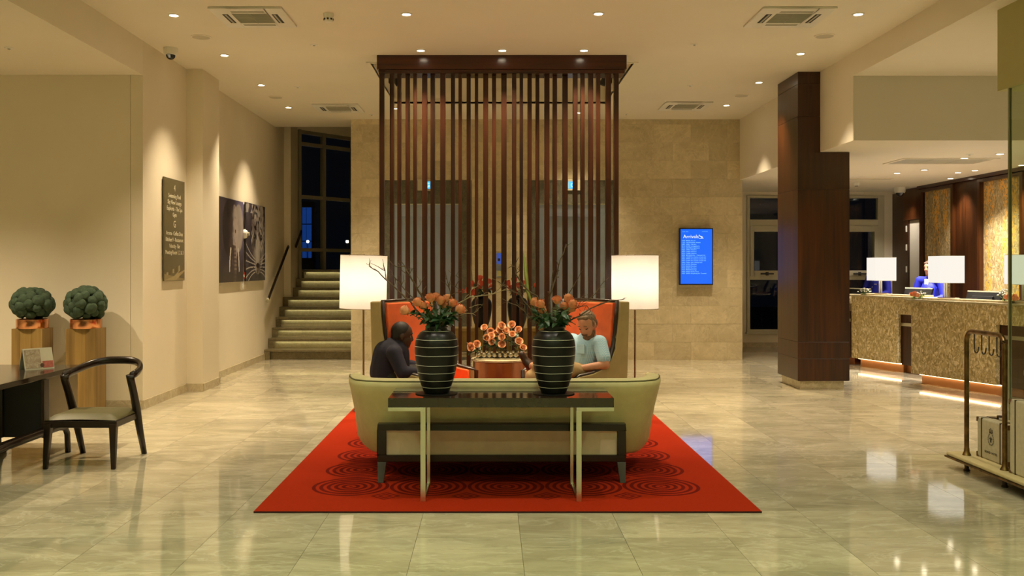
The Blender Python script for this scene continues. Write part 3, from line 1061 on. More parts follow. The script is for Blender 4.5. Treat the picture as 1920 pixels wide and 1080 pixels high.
# ---- wing chairs
def wing_chair(loc, yaw, near, label):
    """local x = the way the chair faces; near = +1/-1 which side shows to the camera"""
    t = thing('wing_chair', label, 'chair', loc, yaw, None)
    prof = [(-.43, .16), (-.47, 1.30), (-.345, 1.305), (-.335, 1.15), (-.315, 1.0), (-.28, .85), (-.225, .74), (-.14, .665), (.0, .625), (.15, .607), (.19, .59), (.18, .16)]
    My = Matrix(((1, 0, 0, 0), (0, 0, 1, 0), (0, 1, 0, 0), (0, 0, 0, 1)))
    sh = MB()
    for s in (1, -1):
        sh.prism(prof, s * .385, s * .445, 0, My)
    sh.add([(-.47, -.385, 1.30), (-.47, .385, 1.30), (-.43, .385, .16), (-.43, -.385, .16), (-.37, -.385, 1.30), (-.37, .385, 1.30), (-.31, .385, .16), (-.31, -.385, .16)],
           [(0, 1, 2, 3), (4, 7, 6, 5), (0, 4, 5, 1), (3, 2, 6, 7), (0, 3, 7, 4), (1, 5, 6, 2)])
    sh.build('shell', M_chairout, t, bevel=.012, smooth=35)
    # orange lining
    li = MB()
    p2 = [(-.33, .42), (-.40, 1.288)] + [(a - .012, z - .012) for a, z in prof[2:10]] + [(.16, .42)]
    for s in (1, -1):
        li.prism(p2, s * .355, s * .384, 0, My)
    li.add([(-.368, -.354, 1.288), (-.368, .354, 1.288), (-.325, .354, .42), (-.325, -.354, .42), (-.325, -.354, 1.285), (-.325, .354, 1.285), (-.25, .354, .42), (-.25, -.354, .42)],
           [(0, 1, 2, 3), (4, 7, 6, 5), (0, 4, 5, 1), (3, 2, 6, 7), (0, 3, 7, 4), (1, 5, 6, 2)])
    li.build('lining', M_orange, t, bevel=.012, smooth=35)
    pi = MB()
    for s in (1, -1):
        edge = [(a + .004, s * .41, z) for a, z in prof[2:]]
        pi.tube(edge, .026, 8, flat=(1.25, .6))
    pi.tube([(-.345, -.41, 1.305), (-.355, 0, 1.31), (-.345, .41, 1.305)], .014, 8)
    pi.build('piping', M_piping, t, smooth=True)
    MB().box(-.30, .22, -.35, .35, .20, .36).build('seat_base', M_orange, t, bevel=.02)
    cu = MB().box(-.29, .27, -.345, .345, .362, .50).build('seat_cushion', M_orange, t, bevel=.035)
    MB().tube([(.272, -.33, .487), (.272, .33, .487)], .006, 6).build('piping', M_piping, cu)
    for x, y in ((.15, .38), (.15, -.38), (-.37, .38), (-.37, -.38)):
        MB().lathe([(.014, 0), (.026, .16)], 10, 0, Matrix.Translation((x, y, 0))).build('leg', M_ebonyZ, t, smooth=40)
    return t


YAW = math.atan2(-.57, .82)
CL, CR = Vector((-.54, 9.25, RZ)), Vector((.73, 9.25, RZ))
wing_chair(CL, YAW, -1, 'left high backed orange velvet chair with olive leather shell')
wing_chair(CR, PI - YAW, 1, 'right high backed orange velvet chair with olive leather shell')

# ---- drum table
t = thing('drum_table', 'round brushed copper drum table with pale stone top', 'table', (.11, 10.60, RZ))
MB().lathe([(.30, .36), (.305, .355), (.305, .575), (.295, .58)], 48).build('drum', M_copper2, t, smooth=40)
MB().lathe([(.315, .58), (.325, .585), (.325, .602), (.318, .605)], 48).build('stone_top', M_top, t, smooth=40)
for k in range(4):
    a = PI / 4 + k * PI / 2
    MB().lathe([(.02, 0), (.028, .36)], 10, 0, Matrix.Translation((.22 * math.cos(a), .22 * math.sin(a), 0))).build('leg', M_ebonyZ, t, smooth=40)
MB().lathe([(.26, .34), (.26, .36)], 32).build('underside', M_black, t)


# ---- floor lamps
def floor_lamp(px, Y, tilt, label):
    x = (px - PX) * Y / FOC
    t = thing('floor_lamp', label, 'lamp', (x, Y, RZ))
    MB().lathe([(.12, 0), (.12, .012), (.11, .02), (.02, .026)], 32).build('base', M_chrome, t, smooth=40)
    MB().lathe([(.0115, .02), (.0115, 1.44)], 12).build('pole', M_chrome, t, smooth=60)
    zb, zt, r = 1.165, 1.775, .265
    Mt = Matrix.Translation((0, 0, 1.47)) @ Matrix.Rotation(tilt, 4, 'Y') @ Matrix.Translation((0, 0, -1.47))
    o_ = MB().lathe([(r, zb), (r, zt)], 56, 0, Mt, caps=False).build('shade', M_shade, t, smooth=40)
    ri = MB()
    for z in (zb + .002, zt - .002):
        ri.tube([(r * math.cos(2 * PI * k / 40), r * math.sin(2 * PI * k / 40), z) for k in range(41)], .0035, 6, 0, Mt)
    ri.build('shade_rim', M_chrome, o_, smooth=True)
    sp = MB()
    for k in range(3):
        a = 2 * PI * k / 3
        sp.tube([(0, 0, zt - .05), (r * math.cos(a), r * math.sin(a), zt - .01)], .003, 5, 0, Mt)
    sp.lathe([(.008, 1.44), (.008, zt), (.004, zt + .012)], 8, 0, Mt)
    sp.build('harp', M_chrome, t, smooth=40)
    MB().ball((0, 0, 1.60), .030, 12, 10, 0, (1, 1, 1.25)).build('bulb', glow('bulb', (1, .82, .55), 6), t, smooth=True)
    l = bpy.data.lights.new('lamp_light', 'POINT'); l.energy = 7.5; l.color = (1.0, .90, .78); l.shadow_soft_size = .04
    q = bpy.data.objects.new('lamp_light', l); C.objects.link(q); q.parent = t; q.location = (0, 0, 1.47)
    return t


floor_lamp(681.5, 10.62, .022, 'left floor lamp with lit white drum shade beside the orange chair')
floor_lamp(1190.5, 10.62, 0, 'right floor lamp with lit white drum shade before the marble wall')

# ---- console table behind the sofa
t = thing('console_table', 'dark wooden console table with slim metal legs behind the sofa', 'table', (.076, 6.52, RZ))
TZ = .7235
MB().box(-.79, .79, 0, .535, TZ - .066, TZ).build('tabletop', M_topgloss, t, bevel=.003)
for s in (-1, 1):
    xc = s * .545
    w = .018
    l = MB().box(xc - w, xc + w, .0, .012, 0, TZ - .092)                    # front post
    l.box(min(xc - s * w, s * .79), max(xc - s * w, s * .79), .0, .03, TZ - .092, TZ - .0665)   # arm under the top
    l.build('leg', M_steel, t, bevel=.0015)
    xb = xc - s * 0.0
    MB().box(xb - s * .006 - .012, xb - s * .006 + .012, .50, .53, 0.0, TZ - .0665).build('leg', M_steel, t, bevel=.0015)
    MB().box(xb - .012, xb + .012, .013, .50, 0.0, .012).build('runner', M_steel, t, bevel=.0015)
    MB().box(xb - .012, xb + .012, .031, .50, TZ - .088, TZ - .0665).build('bearer', M_steel, t)


# ---- banded vases
VP = [(.0, 0), (.088, 0), (.092, .008), (.112, .06), (.131, .12), (.146, .19), (.155, .26), (.158, .31), (.157, .345), (.150, .385), (.136, .415),
      (.118, .437), (.098, .448), (.082, .453), (.077, .462), (.080, .478), (.083, .482), (.076, .484), (.070, .470), (.066, .44), (.0, .43)]


def vrad(z):
    for (r0, z0), (r1, z1) in zip(VP[1:], VP[2:]):
        if z0 <= z <= z1 and z1 > z0:
            return r0 + (r1 - r0) * (z - z0) / (z1 - z0)
    return .1


vase_me = MB().lathe([(max(r, 1e-4), z) for r, z in VP], 48, caps=False).mesh('body'); vase_me.materials.append(M_vase)
vase_me.shade_smooth()
ring_mes = []
for z in (.447, .388, .338, .275, .205, .150, .095, .045):
    r = vrad(z)
    m_ = MB().tube([((r + .0002) * math.cos(2 * PI * k / 48), (r + .0002) * math.sin(2 * PI * k / 48), z + .0008 * math.sin(k * .7)) for k in range(49)], .0019, 6).mesh('band')
    m_.materials.append(M_band)
    m_.shade_smooth()
    ring_mes.append(m_)


def vase(loc, label, bands=True):
    t = thing('vase', label, 'vase', loc)
    put('body', vase_me, t)
    for m_ in (ring_mes if bands else []):
        put('band', m_, t)
    return t


TT = RZ + TZ


def plate(x, y, z, label):
    o = MB().lathe([(.148, 0), (.152, .002), (.152, .005), (.146, .006)], 40).build('charger_plate', M_vase, None, (x, y, z), smooth=40)
    return tag(o, label, 'plate')


V1 = Vector((-.388, 6.75, TT)); V2 = Vector((.459, 6.75, TT))
plate(V1.x, V1.y, TT + .0005, 'thin dark round plate under the left front vase')
plate(V2.x, V2.y, TT + .0005, 'thin dark round plate under the right front vase')
V1.z += .007; V2.z += .007
vase(V1, 'left front black vase with chalk white bands on the console table')
vase(V2, 'right front black vase with chalk white bands on the console table')


# ---- roses
def rose_mesh(m, rings, tall=1.0, seed=1):
    rr = random.Random(seed)
    b = MB()
    for (n, r, hh, lean, curl) in rings:
        t0 = rr.random() * 6
        for k in range(n):
            th = t0 + 2 * PI * k / n + rr.uniform(-.15, .15)
            wd = 2 * PI / n * .72
            g = []
            for iv in range(4):
                v = iv / 3
                row = []
                for iu in range(5):
                    u = iu / 2 - 1
                    q = r * (.22 + .86 * math.sin(PI * (.10 + .60 * v))) + curl * r * max(0, v - .72) * 2.0 + lean * v * r - .14 * r * u * u * v
                    a = th + u * wd * (.5 + .5 * v)
                    z = hh * v * (1 - .10 * u * u) * tall - curl * .25 * r * max(0, v - .7)
                    row.append((q * math.cos(a), q * math.sin(a), z))
                g.append(row)
            o_ = [p for row in g for p in row]
            f = [(i * 5 + j, i * 5 + j + 1, (i + 1) * 5 + j + 1, (i + 1) * 5 + j) for i in range(3) for j in range(4)]
            b.add(o_, f)
    b.ball((0, 0, .012), .013, 8, 6, 0, (1, 1, 1.4))
    me = b.mesh('bloom')
    me.materials.append(m)
    me.shade_smooth()
    return me


BUD = [rose_mesh(M_rose, [(3, .009, .060, 0, .0), (3, .015, .063, .0, .0), (4, .022, .060, .0, .12), (4, .028, .054, .0, .45), (5, .031, .042, .0, .8)], 1.05, s_) for s_ in (1, 2, 3)]
OPEN = [rose_mesh(M_rosep, [(3, .006, .040, 0, .0), (3, .011, .043, 0, .05), (4, .017, .044, .0, .15), (5, .024, .043, .02, .3), (5, .031, .040, .05, .6), (6, .037, .032, .1, .9)], 1.0, s_) for s_ in (4, 5, 6)]
REDB = [rose_mesh(M_rosed, [(3, .010, .060, 0, .0), (4, .020, .060, .0, .2), (5, .030, .052, .1, .45)], 1.0, s_) for s_ in (7, 8)]


def leaf_mesh(m, L, Wd, fold=.25, bend=.3):
    b = MB()
    rows = []
    N = 6
    for i in range(N + 1):
        v = i / N
        w = Wd * math.sin(PI * min(1, v * .96 + .03)) ** .8 * (1 - .25 * v)
        z = -bend * L * v * v
        rows.append([(L * v, -w, z + fold * w), (L * v, 0, z), (L * v, w, z + fold * w)])
    return_ = [p for r in rows for p in r]
    f = []
    for i in range(N):
        for j in range(2):
            f.append((i * 3 + j, i * 3 + j + 1, (i + 1) * 3 + j + 1, (i + 1) * 3 + j))
    b.add(return_, f)
    me = b.mesh('leaf')
    me.materials.append(m)
    me.shade_smooth()
    return me


LEAF = [leaf_mesh(M_leaf, .085, .024), leaf_mesh(M_leaf, .07, .022, .3, .5), leaf_mesh(M_leafl, .06, .012, .3, .2)]


def rose(root, tip, bloom, label, group, s=1.0, nleaf=4, leafy=LEAF, rr=random):
    """a cut rose from root (in its vase) to tip (foot of the bloom)"""
    root, tip = Vector(root), Vector(tip)
    t = thing('rose', label, 'rose', root, 0, group)
    d = tip - root
    out = Vector((d.x, d.y, 0)) * .28
    pts = [Vector((0, 0, 0)), d * .35 - out * .6, d * .72 - out * .35, d]
    MB().tube(pts, [.003, .003, .0026, .0026], 6).build('stem', M_stem, t, smooth=True)
    ax = (pts[-1] - pts[-2]).normalized()
    q = Vector((0, 0, 1)).rotation_difference(ax)
    b = put('bloom', bloom, t, d, q.to_euler())
    b.scale = (s, s, s)
    for k in range(nleaf):
        f = rr.uniform(.45, .9)
        i = 1 if f < .72 else 2
        p = pts[1].lerp(pts[2], (f - .35) / .37) if f < .72 else pts[2].lerp(pts[3], (f - .72) / .28)
        a = rr.uniform(0, 2 * PI)
        e = Euler((rr.uniform(-.5, .5), rr.uniform(-1.0, .5), a))
        l = put('leaf', rr.choice(leafy), t, p, e)
        k_ = rr.uniform(.7, 1.15)
        l.scale = (k_, k_, k_)
    # sepals
    for k in range(3):
        put('leaf', LEAF[2], t, d + Vector((0, 0, .004)), (0, .9, k * 2.1)).scale = (.5, .6, .5)
    return t


def bouquet(V, heads, label, group, seed, blooms, s=1.0, mouth=.455, nl=5):
    rr = random.Random(seed)
    NTH = 'first second third fourth fifth sixth seventh eighth ninth tenth'.split()
    for i, (px, py) in enumerate(sorted(heads)):
        Y = V.y + rr.uniform(-.09, .05)
        tip = at(px, py + 10, Y)
        a = rr.uniform(0, 6.28)
        root = V + Vector((.025 * math.cos(a), .025 * math.sin(a), mouth - .02))
        rose(root, tip, blooms[i % len(blooms)], label % NTH[i], group, s * rr.uniform(.88, 1.04), nl, rr=rr)


bouquet(V1, [(766, 576), (788, 562), (797, 570), (808, 556), (817, 554), (826, 561), (832, 571), (836, 557), (856, 574), (845, 564)],
        'coral rose, %s from the left in the left front banded vase', 'roses in the left front vase', 5, BUD)
bouquet(V2, [(1008, 562), (1018, 566), (1022, 577), (1044, 559), (1055, 571), (1062, 557), (1069, 565), (1066, 573)],
        'coral rose, %s from the left in the right front banded vase', 'roses in the right front vase', 6, BUD)


# extra foliage round the mouth of each vase: loose leafy stems
def greens(V, label, group, n, seed, sc=1.0):
    rr = random.Random(seed)
    for k in range(n):
        a = 2 * PI * k / n + rr.uniform(-.3, .3)
        t = thing('leafy_stem', label, 'foliage', V + Vector((.02 * math.cos(a), .02 * math.sin(a), .44)), 0, group)
        L = rr.uniform(.12, .2) * sc
        top = Vector((math.cos(a) * L * .75, math.sin(a) * L * .75, L * .8))
        pts = [Vector((0, 0, 0)), top * .4 + Vector((0, 0, .03 * sc)), top]
        MB().tube(pts, .002, 5).build('stem', M_stem, t, smooth=True)
        for j in range(9):
            f = rr.uniform(.15, 1)
            p = pts[0].lerp(pts[1], f * 2) if f < .5 else pts[1].lerp(pts[2], f * 2 - 1)
            l = put('leaf', LEAF[0 if rr.random() < .5 else 1], t, p, (rr.uniform(-.6, .6), rr.uniform(-1.1, .3), a + rr.uniform(-1.5, 1.5)))
            k_ = rr.uniform(.65, 1.05) * sc
            l.scale = (k_, k_, k_)


greens(V1, 'dark green leafy stem packed round the mouth of the left front vase', 'foliage in the left front vase', 9, 3)
greens(V2, 'dark green leafy stem packed round the mouth of the right front vase', 'foliage in the right front vase', 9, 4)


# ---- bare willow branches
def branch(V, lines, label, group, seed, r0=.0078, m=None, dY=0.0, twigs=True):
    rr = random.Random(seed)
    t = thing('willow_branch', label, 'branch', V + Vector((0, 0, .46)), 0, group)
    main = None
    for li, pts in enumerate(lines):
        n = len(pts)
        P3 = []
        for i, (px, py) in enumerate(pts):
            Y = V.y + dY * (i + (0 if li == 0 else 2)) / 6 + rr.uniform(-.012, .012)
            P3.append(at(px, py, Y) - t.location)
        if li == 0:
            P3 = [Vector((0, 0, -.03))] + P3
        # subdivide with kinks
        Q = [P3[0]]
        for a, c in zip(P3[:-1], P3[1:]):
            Q.append(a.lerp(c, .5) + Vector((rr.uniform(-1, 1), rr.uniform(-1, 1), rr.uniform(-1, 1))) * (a - c).length * .05)
            Q.append(c)
        ra = r0 if li == 0 else r0 * .55
        rads = [ra * (1 - .68 * i / (len(Q) - 1)) for i in range(len(Q))]
        o_ = MB().tube(Q, rads, 7)
        if twigs:
            for i in range(2, len(Q) - 1):
                if rr.random() < .55:
                    d = (Q[i + 1] - Q[i]).normalized()
                    sd = Vector((rr.uniform(-1, 1), rr.uniform(-.5, .5), rr.uniform(-.4, 1))).normalized()
                    e = (d * .8 + sd * .8).normalized() * rr.uniform(.03, .075)
                    o_.tube([Q[i], Q[i] + e * .55 + Vector((0, 0, .006)), Q[i] + e], [rads[i] * .55, rads[i] * .5, rads[i] * .35], 5)
                    o_.ball(tuple(Q[i] + e), rads[i] * .7, 6, 4)
        o_.build('main_stem' if li == 0 else 'side_twig', m or M_twig, t, smooth=True)
    return t


GL, GR = 'branches in the left front vase', 'branches in the right front vase'
branch(V1, [[(787, 588.6), (770, 566), (756, 554), (738, 537), (722, 523), (709, 509), (692, 499), (694, 492)], [(724, 524), (722, 508), (709, 500), (696, 494)], [(722, 508), (719, 497), (719, 493)]],
       'long bare branch reaching left across the left lamp shade, forked at its tip', GL, 1)
branch(V1, [[(790, 553), (782, 541), (773, 525), (767.5, 515), (759, 499), (750, 500), (743, 500), (730, 489)], [(767, 515), (760, 512), (751, 506)], [(782, 541), (788, 534), (788, 524)], [(773, 525), (762, 507), (771, 502), (770, 510)]],
       'bare branch rising left with a curl at its top, in the left front vase', GL, 2)
branch(V1, [[(800, 580), (768, 553), (752, 535), (741, 522), (733, 512)], [(752, 535), (757, 526), (756, 514)], [(741, 522), (742, 530), (738, 538)]],
       'shorter bare branch between the two long ones on the left of the left vase', GL, 3, .005)
branch(V1, [[(822, 605), (853, 595), (871, 588), (887, 588), (897, 580.6)], [(880, 577), (890, 573), (902, 571), (905, 574)]],
       'pale bare branch reaching low to the right from the left front vase', GL, 4, .005, M_twigl)
branch(V1, [[(848, 573), (868, 564.6), (881, 557), (904.6, 554), (925, 551), (939.6, 538), (934, 525)], [(881, 557), (883, 544), (895, 537), (897, 525)], [(925, 551), (942, 545), (952, 541)]],
       'long pale branch reaching right in front of the slats from the left vase', GL, 5, .006, M_twigl)
branch(V1, [[(838, 580), (845, 553), (842, 538), (838, 524), (836, 522)], [(845, 553), (868, 546), (854, 538), (840, 532)], [(854, 538), (862, 524), (855, 516), (860, 508)], [(842, 538), (846, 512), (840, 506)]],
       'upright twiggy branch over the right half of the left front vase', GL, 6, .005)
branch(V2, [[(1030, 557), (1038, 533), (1045, 512), (1050, 488), (1057.5, 473), (1062.5, 458)], [(1045, 512), (1049, 506)], [(1033, 548), (1035, 520), (1037, 507)]],
       'tallest upright branch with a pale bud, in the right front vase', GR, 7)
branch(V2, [[(1060, 565), (1067, 550), (1075, 537), (1085, 520), (1093, 505)]], 'bare branch leaning right before the right lift, in the right front vase', GR, 8, .0045, None, 0, False)
branch(V2, [[(1055, 590), (1080, 566), (1105, 562), (1122, 542), (1142, 520)], [(1080, 566), (1092, 556), (1100, 553)], [(1092, 567), (1110, 556), (1113, 549)]],
       'bare branch slanting up right towards the right lamp shade', GR, 9, .005)
branch(V2, [[(1055, 607), (1065, 603), (1088, 592), (1108, 578), (1133, 568), (1160, 562.5), (1172, 560)], [(1088, 592), (1104, 590), (1112, 590)]],
       'longest branch reaching right over the top of the right orange chair', GR, 10)
branch(V2, [[(1050, 600), (1067, 587), (1082, 577), (1100, 573), (1108, 583), (1095, 592)], [(1067, 587), (1074, 574), (1082, 566)], [(1082, 577), (1088, 566), (1098, 563)]],
       'looping branch with curled tip over the bearded man in the right chair', GR, 11, .005)
branch(V2, [[(1020, 612), (1000, 600), (987, 590), (983, 583), (970, 573), (942, 560)], [(983, 583), (984, 572), (975, 566)]],
       'low bare branch reaching left from the right front vase', GR, 12, .007)
branch(V2, [[(1010, 600), (1000, 587), (990, 573), (975, 553), (962, 547), (943, 535), (933, 527)], [(975, 553), (976, 543), (970, 537)], [(943, 535), (946, 526), (951, 522)]],
       'long bare branch reaching left across the slats from the right front vase', GR, 13)
branch(V2, [[(1022, 590), (1007, 555), (993, 547), (980, 533), (967, 513), (965, 498), (972, 483)], [(966, 500), (957, 500), (952, 503)], [(962, 498), (957, 496)], [(967, 513), (974, 508), (974, 495)]],
       'tall bare branch with hooked twigs left of the right front vase', GR, 14)
t = thing('blade_leaf', 'single tall yellow green blade leaf among the right vase branches', 'leaf', V2 + Vector((-.03, .02, .44)))
pts = [Vector((0, 0, 0))] + [at(px, py, 6.8) - t.location for px, py in ((1000, 580), (989, 545), (986.5, 515), (984, 490), (981.5, 470))]
wd = [.004, .008, .013, .014, .010, .001]
MB().loft([[p + Vector((-w, 0, 0)), p + Vector((0, -.003, 0)), p + Vector((w, 0, 0)), p + Vector((0, .002, 0))] for p, w in zip(pts, wd)]).build('blade', M_blade, t, smooth=True)

# ---- centrepiece on the drum table
DZ = RZ + .605
t = thing('centrepiece_bowl', 'silver bowl of linked balls on the copper drum table', 'bowl', (.11, 10.55, DZ))
for k in range(9):
    x = -.24 + k * .06
    MB().ball((x, -.035, .040), .034, 14, 10, 0, (1, .8, 1)).ball((x + .03, -.03, .078), .019, 10, 8).build('ball', plain('mirror_silver', (.62, .58, .48), .16, 1.0), t, smooth=True)
    if k < 8:
        MB().tube([(x + .03 + .028 * math.cos(q * PI / 6), -.04 - .01 * math.sin(q * PI / 6), .012 + .012 * math.sin(q * PI / 6)) for q in range(13)], .009, 8).build('link', M_ebonyZ, t, smooth=True)
MB().box(-.29, .29, -.06, .06, .0, .012).build('base', M_top, t, bevel=.004)
MB().lathe([(.24, .012), (.27, .05), (.26, .052), (.22, .018)], 32, 0, Matrix.Diagonal((1, .22, 1, 1)), caps=True).build('liner', M_ebonyZ, t, smooth=40)
hd = [(465, 345), (535, 390), (490, 470), (545, 445), (560, 520), (670, 325), (655, 372), (690, 460), (685, 555), (815, 310), (895, 370), (815, 430), (895, 520), (950, 600), (280, 575), (360, 550), (300, 605), (725, 385), (610, 420)]
rr = random.Random(9)
NTH = 'first second third fourth fifth sixth seventh eighth ninth tenth eleventh twelfth thirteenth fourteenth fifteenth sixteenth seventeenth eighteenth nineteenth'.split()
for i, (zx, zy) in enumerate(sorted(hd)):
    px, py = 840 + zx / 6.75, 560 + zy / 6.75
    Y = 10.50 + rr.uniform(-.07, .04) + (.05 if zy < 400 else 0)
    tip = at(px, py + 4, Y)
    root = Vector((max(-.12, min(.34, tip.x * .8 + .02)), 10.55, DZ + .03))
    tq = rose(root, tip, OPEN[i % 3], 'open peach rose, %s from the left in the silver ball centrepiece' % NTH[i], 'peach roses on the drum table', rr.uniform(.74, .92), 6, rr=rr)
    bl = [c for c in tq.children if c.name.startswith('bloom')][0]
    q = Vector((0, 0, 1)).rotation_difference(Vector((rr.uniform(-.5, .5), -1.0, rr.uniform(.1, .9))).normalized())
    bl.rotation_euler = q.to_euler()

# ================================================================== SLATTED SCREEN
YS = 11.56
ks = YS / FOC
t = thing('slat_screen', 'floor to ceiling screen of dark walnut slats with a deep header', 'screen', (0, YS, 0))
hx0, hx1 = (706.5 - PX) * ks, (1175 - PX) * ks
zA = CAM_H + (PY - 129.5) * ks
zB = CAM_H + (PY - 137) * ks
MB().box(hx0, hx1, 0, .34, zA, HC - .001).build('header', M_woodH, t, bevel=.004)
MB().box(hx0 + .02, hx1 - .02, .02, .32, zB, zA).build('header_step', M_woodH, t, bevel=.003)
SL = [(225, 253), (287, 311), (332, 354), (381, 406), (427, 447), (480, 510), (530, 556), (588, 619), (652, 676), (697, 717), (746, 770), (795, 815), (845, 875), (898, 922), (953, 985), (1017, 1043),
      (1063, 1083), (1110, 1135), (1158, 1180), (1211, 1241), (1260, 1286), (1319, 1350), (1382, 1409), (1427, 1451), (1474, 1502), (1521, 1544), (1577, 1608), (1627, 1654)]
rr = random.Random(2)
for a, c in SL:
    x0, x1 = ((640 + q / 3.177 - PX) * ks for q in (a, c))
    y = rr.choice((.04, .04, .10, .16))
    f_ = 1 + (y - .02) / YS
    MB().box(x0 * f_, x1 * f_, y, y + .09, .041, zB).build('slat', M_slat, t, bevel=.003)
MB().box(hx0 + .02, hx1 - .02, .02, .32, 0, .04).build('floor_rail', M_woodH, t, bevel=.003)

# ---- gilded console with two vases behind the screen
t = thing('gilt_console', 'gilded console table seen between the slats, carrying two black vases', 'table', (.13, 14.0, 0))
MB().box(-.72, .72, 0, .42, .69, .735).build('tabletop', M_gold, t, bevel=.004)
for x in (-.70, -.24, .24, .66):
    MB().box(x, x + .045, .005, .05, 0, .69).build('leg', M_gold, t, bevel=.003)
MB().box(-.69, .69, .02, .40, .30, .335).build('shelf', M_top, t, bevel=.003)
MB().box(-.66, .66, .30, .33, .36, .68).build('back_panel', M_gold, t)
V3, V4 = Vector((-.13, 14.2, .736)), Vector((.418, 14.2, .736))
vase(V3, 'left rear plain black vase with red roses seen between the slats', False)
vase(V4, 'right rear plain black vase with red roses seen between the slats', False)
bouquet(V3, [(882, 536), (888, 526), (900, 516), (899, 534), (902, 526), (915, 521), (917, 532), (893, 541), (869, 537)],
        'red rose, %s from the left in the left vase behind the slats', 'roses in the left rear vase', 15, REDB, 1.4)
bouquet(V4, [(955, 525), (960, 533), (965, 520), (972, 530), (978, 524), (968, 541), (1001, 527), (985, 536)],
        'red rose, %s from the left in the right vase behind the slats', 'roses in the right rear vase', 16, REDB, 1.4)
greens(V3, 'dark leafy stem in the left vase behind the slats', 'foliage in the left rear vase', 6, 13)
greens(V4, 'dark leafy stem in the right vase behind the slats', 'foliage in the right rear vase', 6, 14)
t = thing('blade_leaf', 'tall blade leaf standing in the left vase behind the slats', 'leaf', V3 + Vector((0, 0, .44)))
pts = [Vector((0, 0, 0))] + [at(px, py, 14.2) - t.location for px, py in ((884, 530), (882, 505), (880, 480))]
MB().loft([[p + Vector((-w, 0, 0)), p + Vector((0, -.003, 0)), p + Vector((w, 0, 0)), p + Vector((0, .002, 0))] for p, w in zip(pts, [.006, .018, .02, .002])]).build('blade', M_blade, t, smooth=True)
# ================================================================== PEOPLE
def V(*a):
    return Vector(a)


def hand_parts(wrist, palm_dir, side_dir, normal, curl=.7, s=1.0, thumb=1):
    """palm, four fingers of different lengths with bends, and a thumb; all as round cones"""
    d, w, n = Vector(palm_dir).normalized(), Vector(side_dir).normalized(), Vector(normal).normalized()
    P = Vector(wrist)
    out = []
    pe = P + d * .085 * s
    for k in (-1, 0, 1):
        out.append(('c', P + w * k * .014 * s, .017 * s, pe + w * k * .024 * s, .0145 * s))
    for i, (L, r) in enumerate(((.072, .0085), (.080, .009), (.074, .0087), (.058, .0078))):
        b = pe + w * (-.030 + .020 * i) * s
        dd = d.copy()
        p = b
        for j, f in enumerate((.45, .32, .23)):
            ang = curl * (.35 + .45 * j)
            dj = (d * math.cos(ang) - n * math.sin(ang)).normalized()
            q = p + dj * L * f * s
            out.append(('c', p, r * s * (1 - .08 * j), q, r * s * (.94 - .08 * j)))
            p = q
    b = P + d * .022 * s - w * .026 * s * thumb
    m = b + (d * .6 - w * .75 * thumb - n * .25).normalized() * .036 * s
    e = m + (d * .95 - w * .15 * thumb - n * .45).normalized() * .034 * s
    out += [('c', b, .0135 * s, m, .0115 * s), ('c', m, .011 * s, e, .0085 * s)]
    return out


def head_parts(c, R, s=1.0):
    """skull, jaw, nose, brow, ears; local x forward, z up; c = centre of the head"""
    q = lambda x, y, z: c + R @ (Vector((x, y, z)) * s)
    e = R.to_euler()
    L = []
    L.append(('e', q(-.012, 0, .03), (.098 * s, .076 * s, .092 * s), e))
    L.append(('e', q(.022, 0, -.03), (.068 * s, .062 * s, .082 * s), e))
    L.append(('e', q(.040, 0, -.085), (.042 * s, .044 * s, .035 * s), e))
    L.append(('c', q(.066, .0, .028), .016 * s, q(.094, 0, -.022), .013 * s))
    L.append(('c', q(.086, .010, -.026), .010 * s, q(.086, -.010, -.026), .010 * s))
    L.append(('c', q(.070, .036, .034), .011 * s, q(.074, -.036, .034), .011 * s))
    for y in (-.034, .034):
        L.append(('e', q(.055, y, -.018), (.026 * s, .020 * s, .020 * s), e))
        L.append(('e', q(-.012, y * 2.3, -.005), (.020 * s, .010 * s, .033 * s), e))
    L.append(('c', q(.076, .016, -.062), .010 * s, q(.076, -.016, -.062), .010 * s))
    return L


def face_bits(parent, c, R, s, m_skin=M_skin, m_lip=M_lip, brow=M_hair, shut=False):
    q = lambda x, y, z: c + R @ (Vector((x, y, z)) * s)
    for y in (-.031, .031):
        if not shut:
            MB().ball(q(.066, y, .010), .0125 * s, 10, 8).build('eye', plain('eye_white', (.40, .34, .28), .3), parent, smooth=True)
            MB().ball(q(.0755, y, .009), .0052 * s, 8, 6).build('iris', M_eye, parent, smooth=True)
        MB().tube([q(.070, y - .016, .006), q(.079, y, .001 if shut else .018), q(.069, y + .016, .006)], .0035 * s, 6).build('eyelid', M_eye if shut else m_skin, parent, smooth=True)
        MB().tube([q(.078, y - .018, .034), q(.084, y, .040), q(.076, y + .018, .034)], .0042 * s, 6).build('eyebrow', brow, parent, smooth=True)
    MB().tube([q(.074, -.020, -.064), q(.083, 0, -.062), q(.074, .020, -.064)], .0042 * s, 6).build('mouth', m_lip, parent, smooth=True)


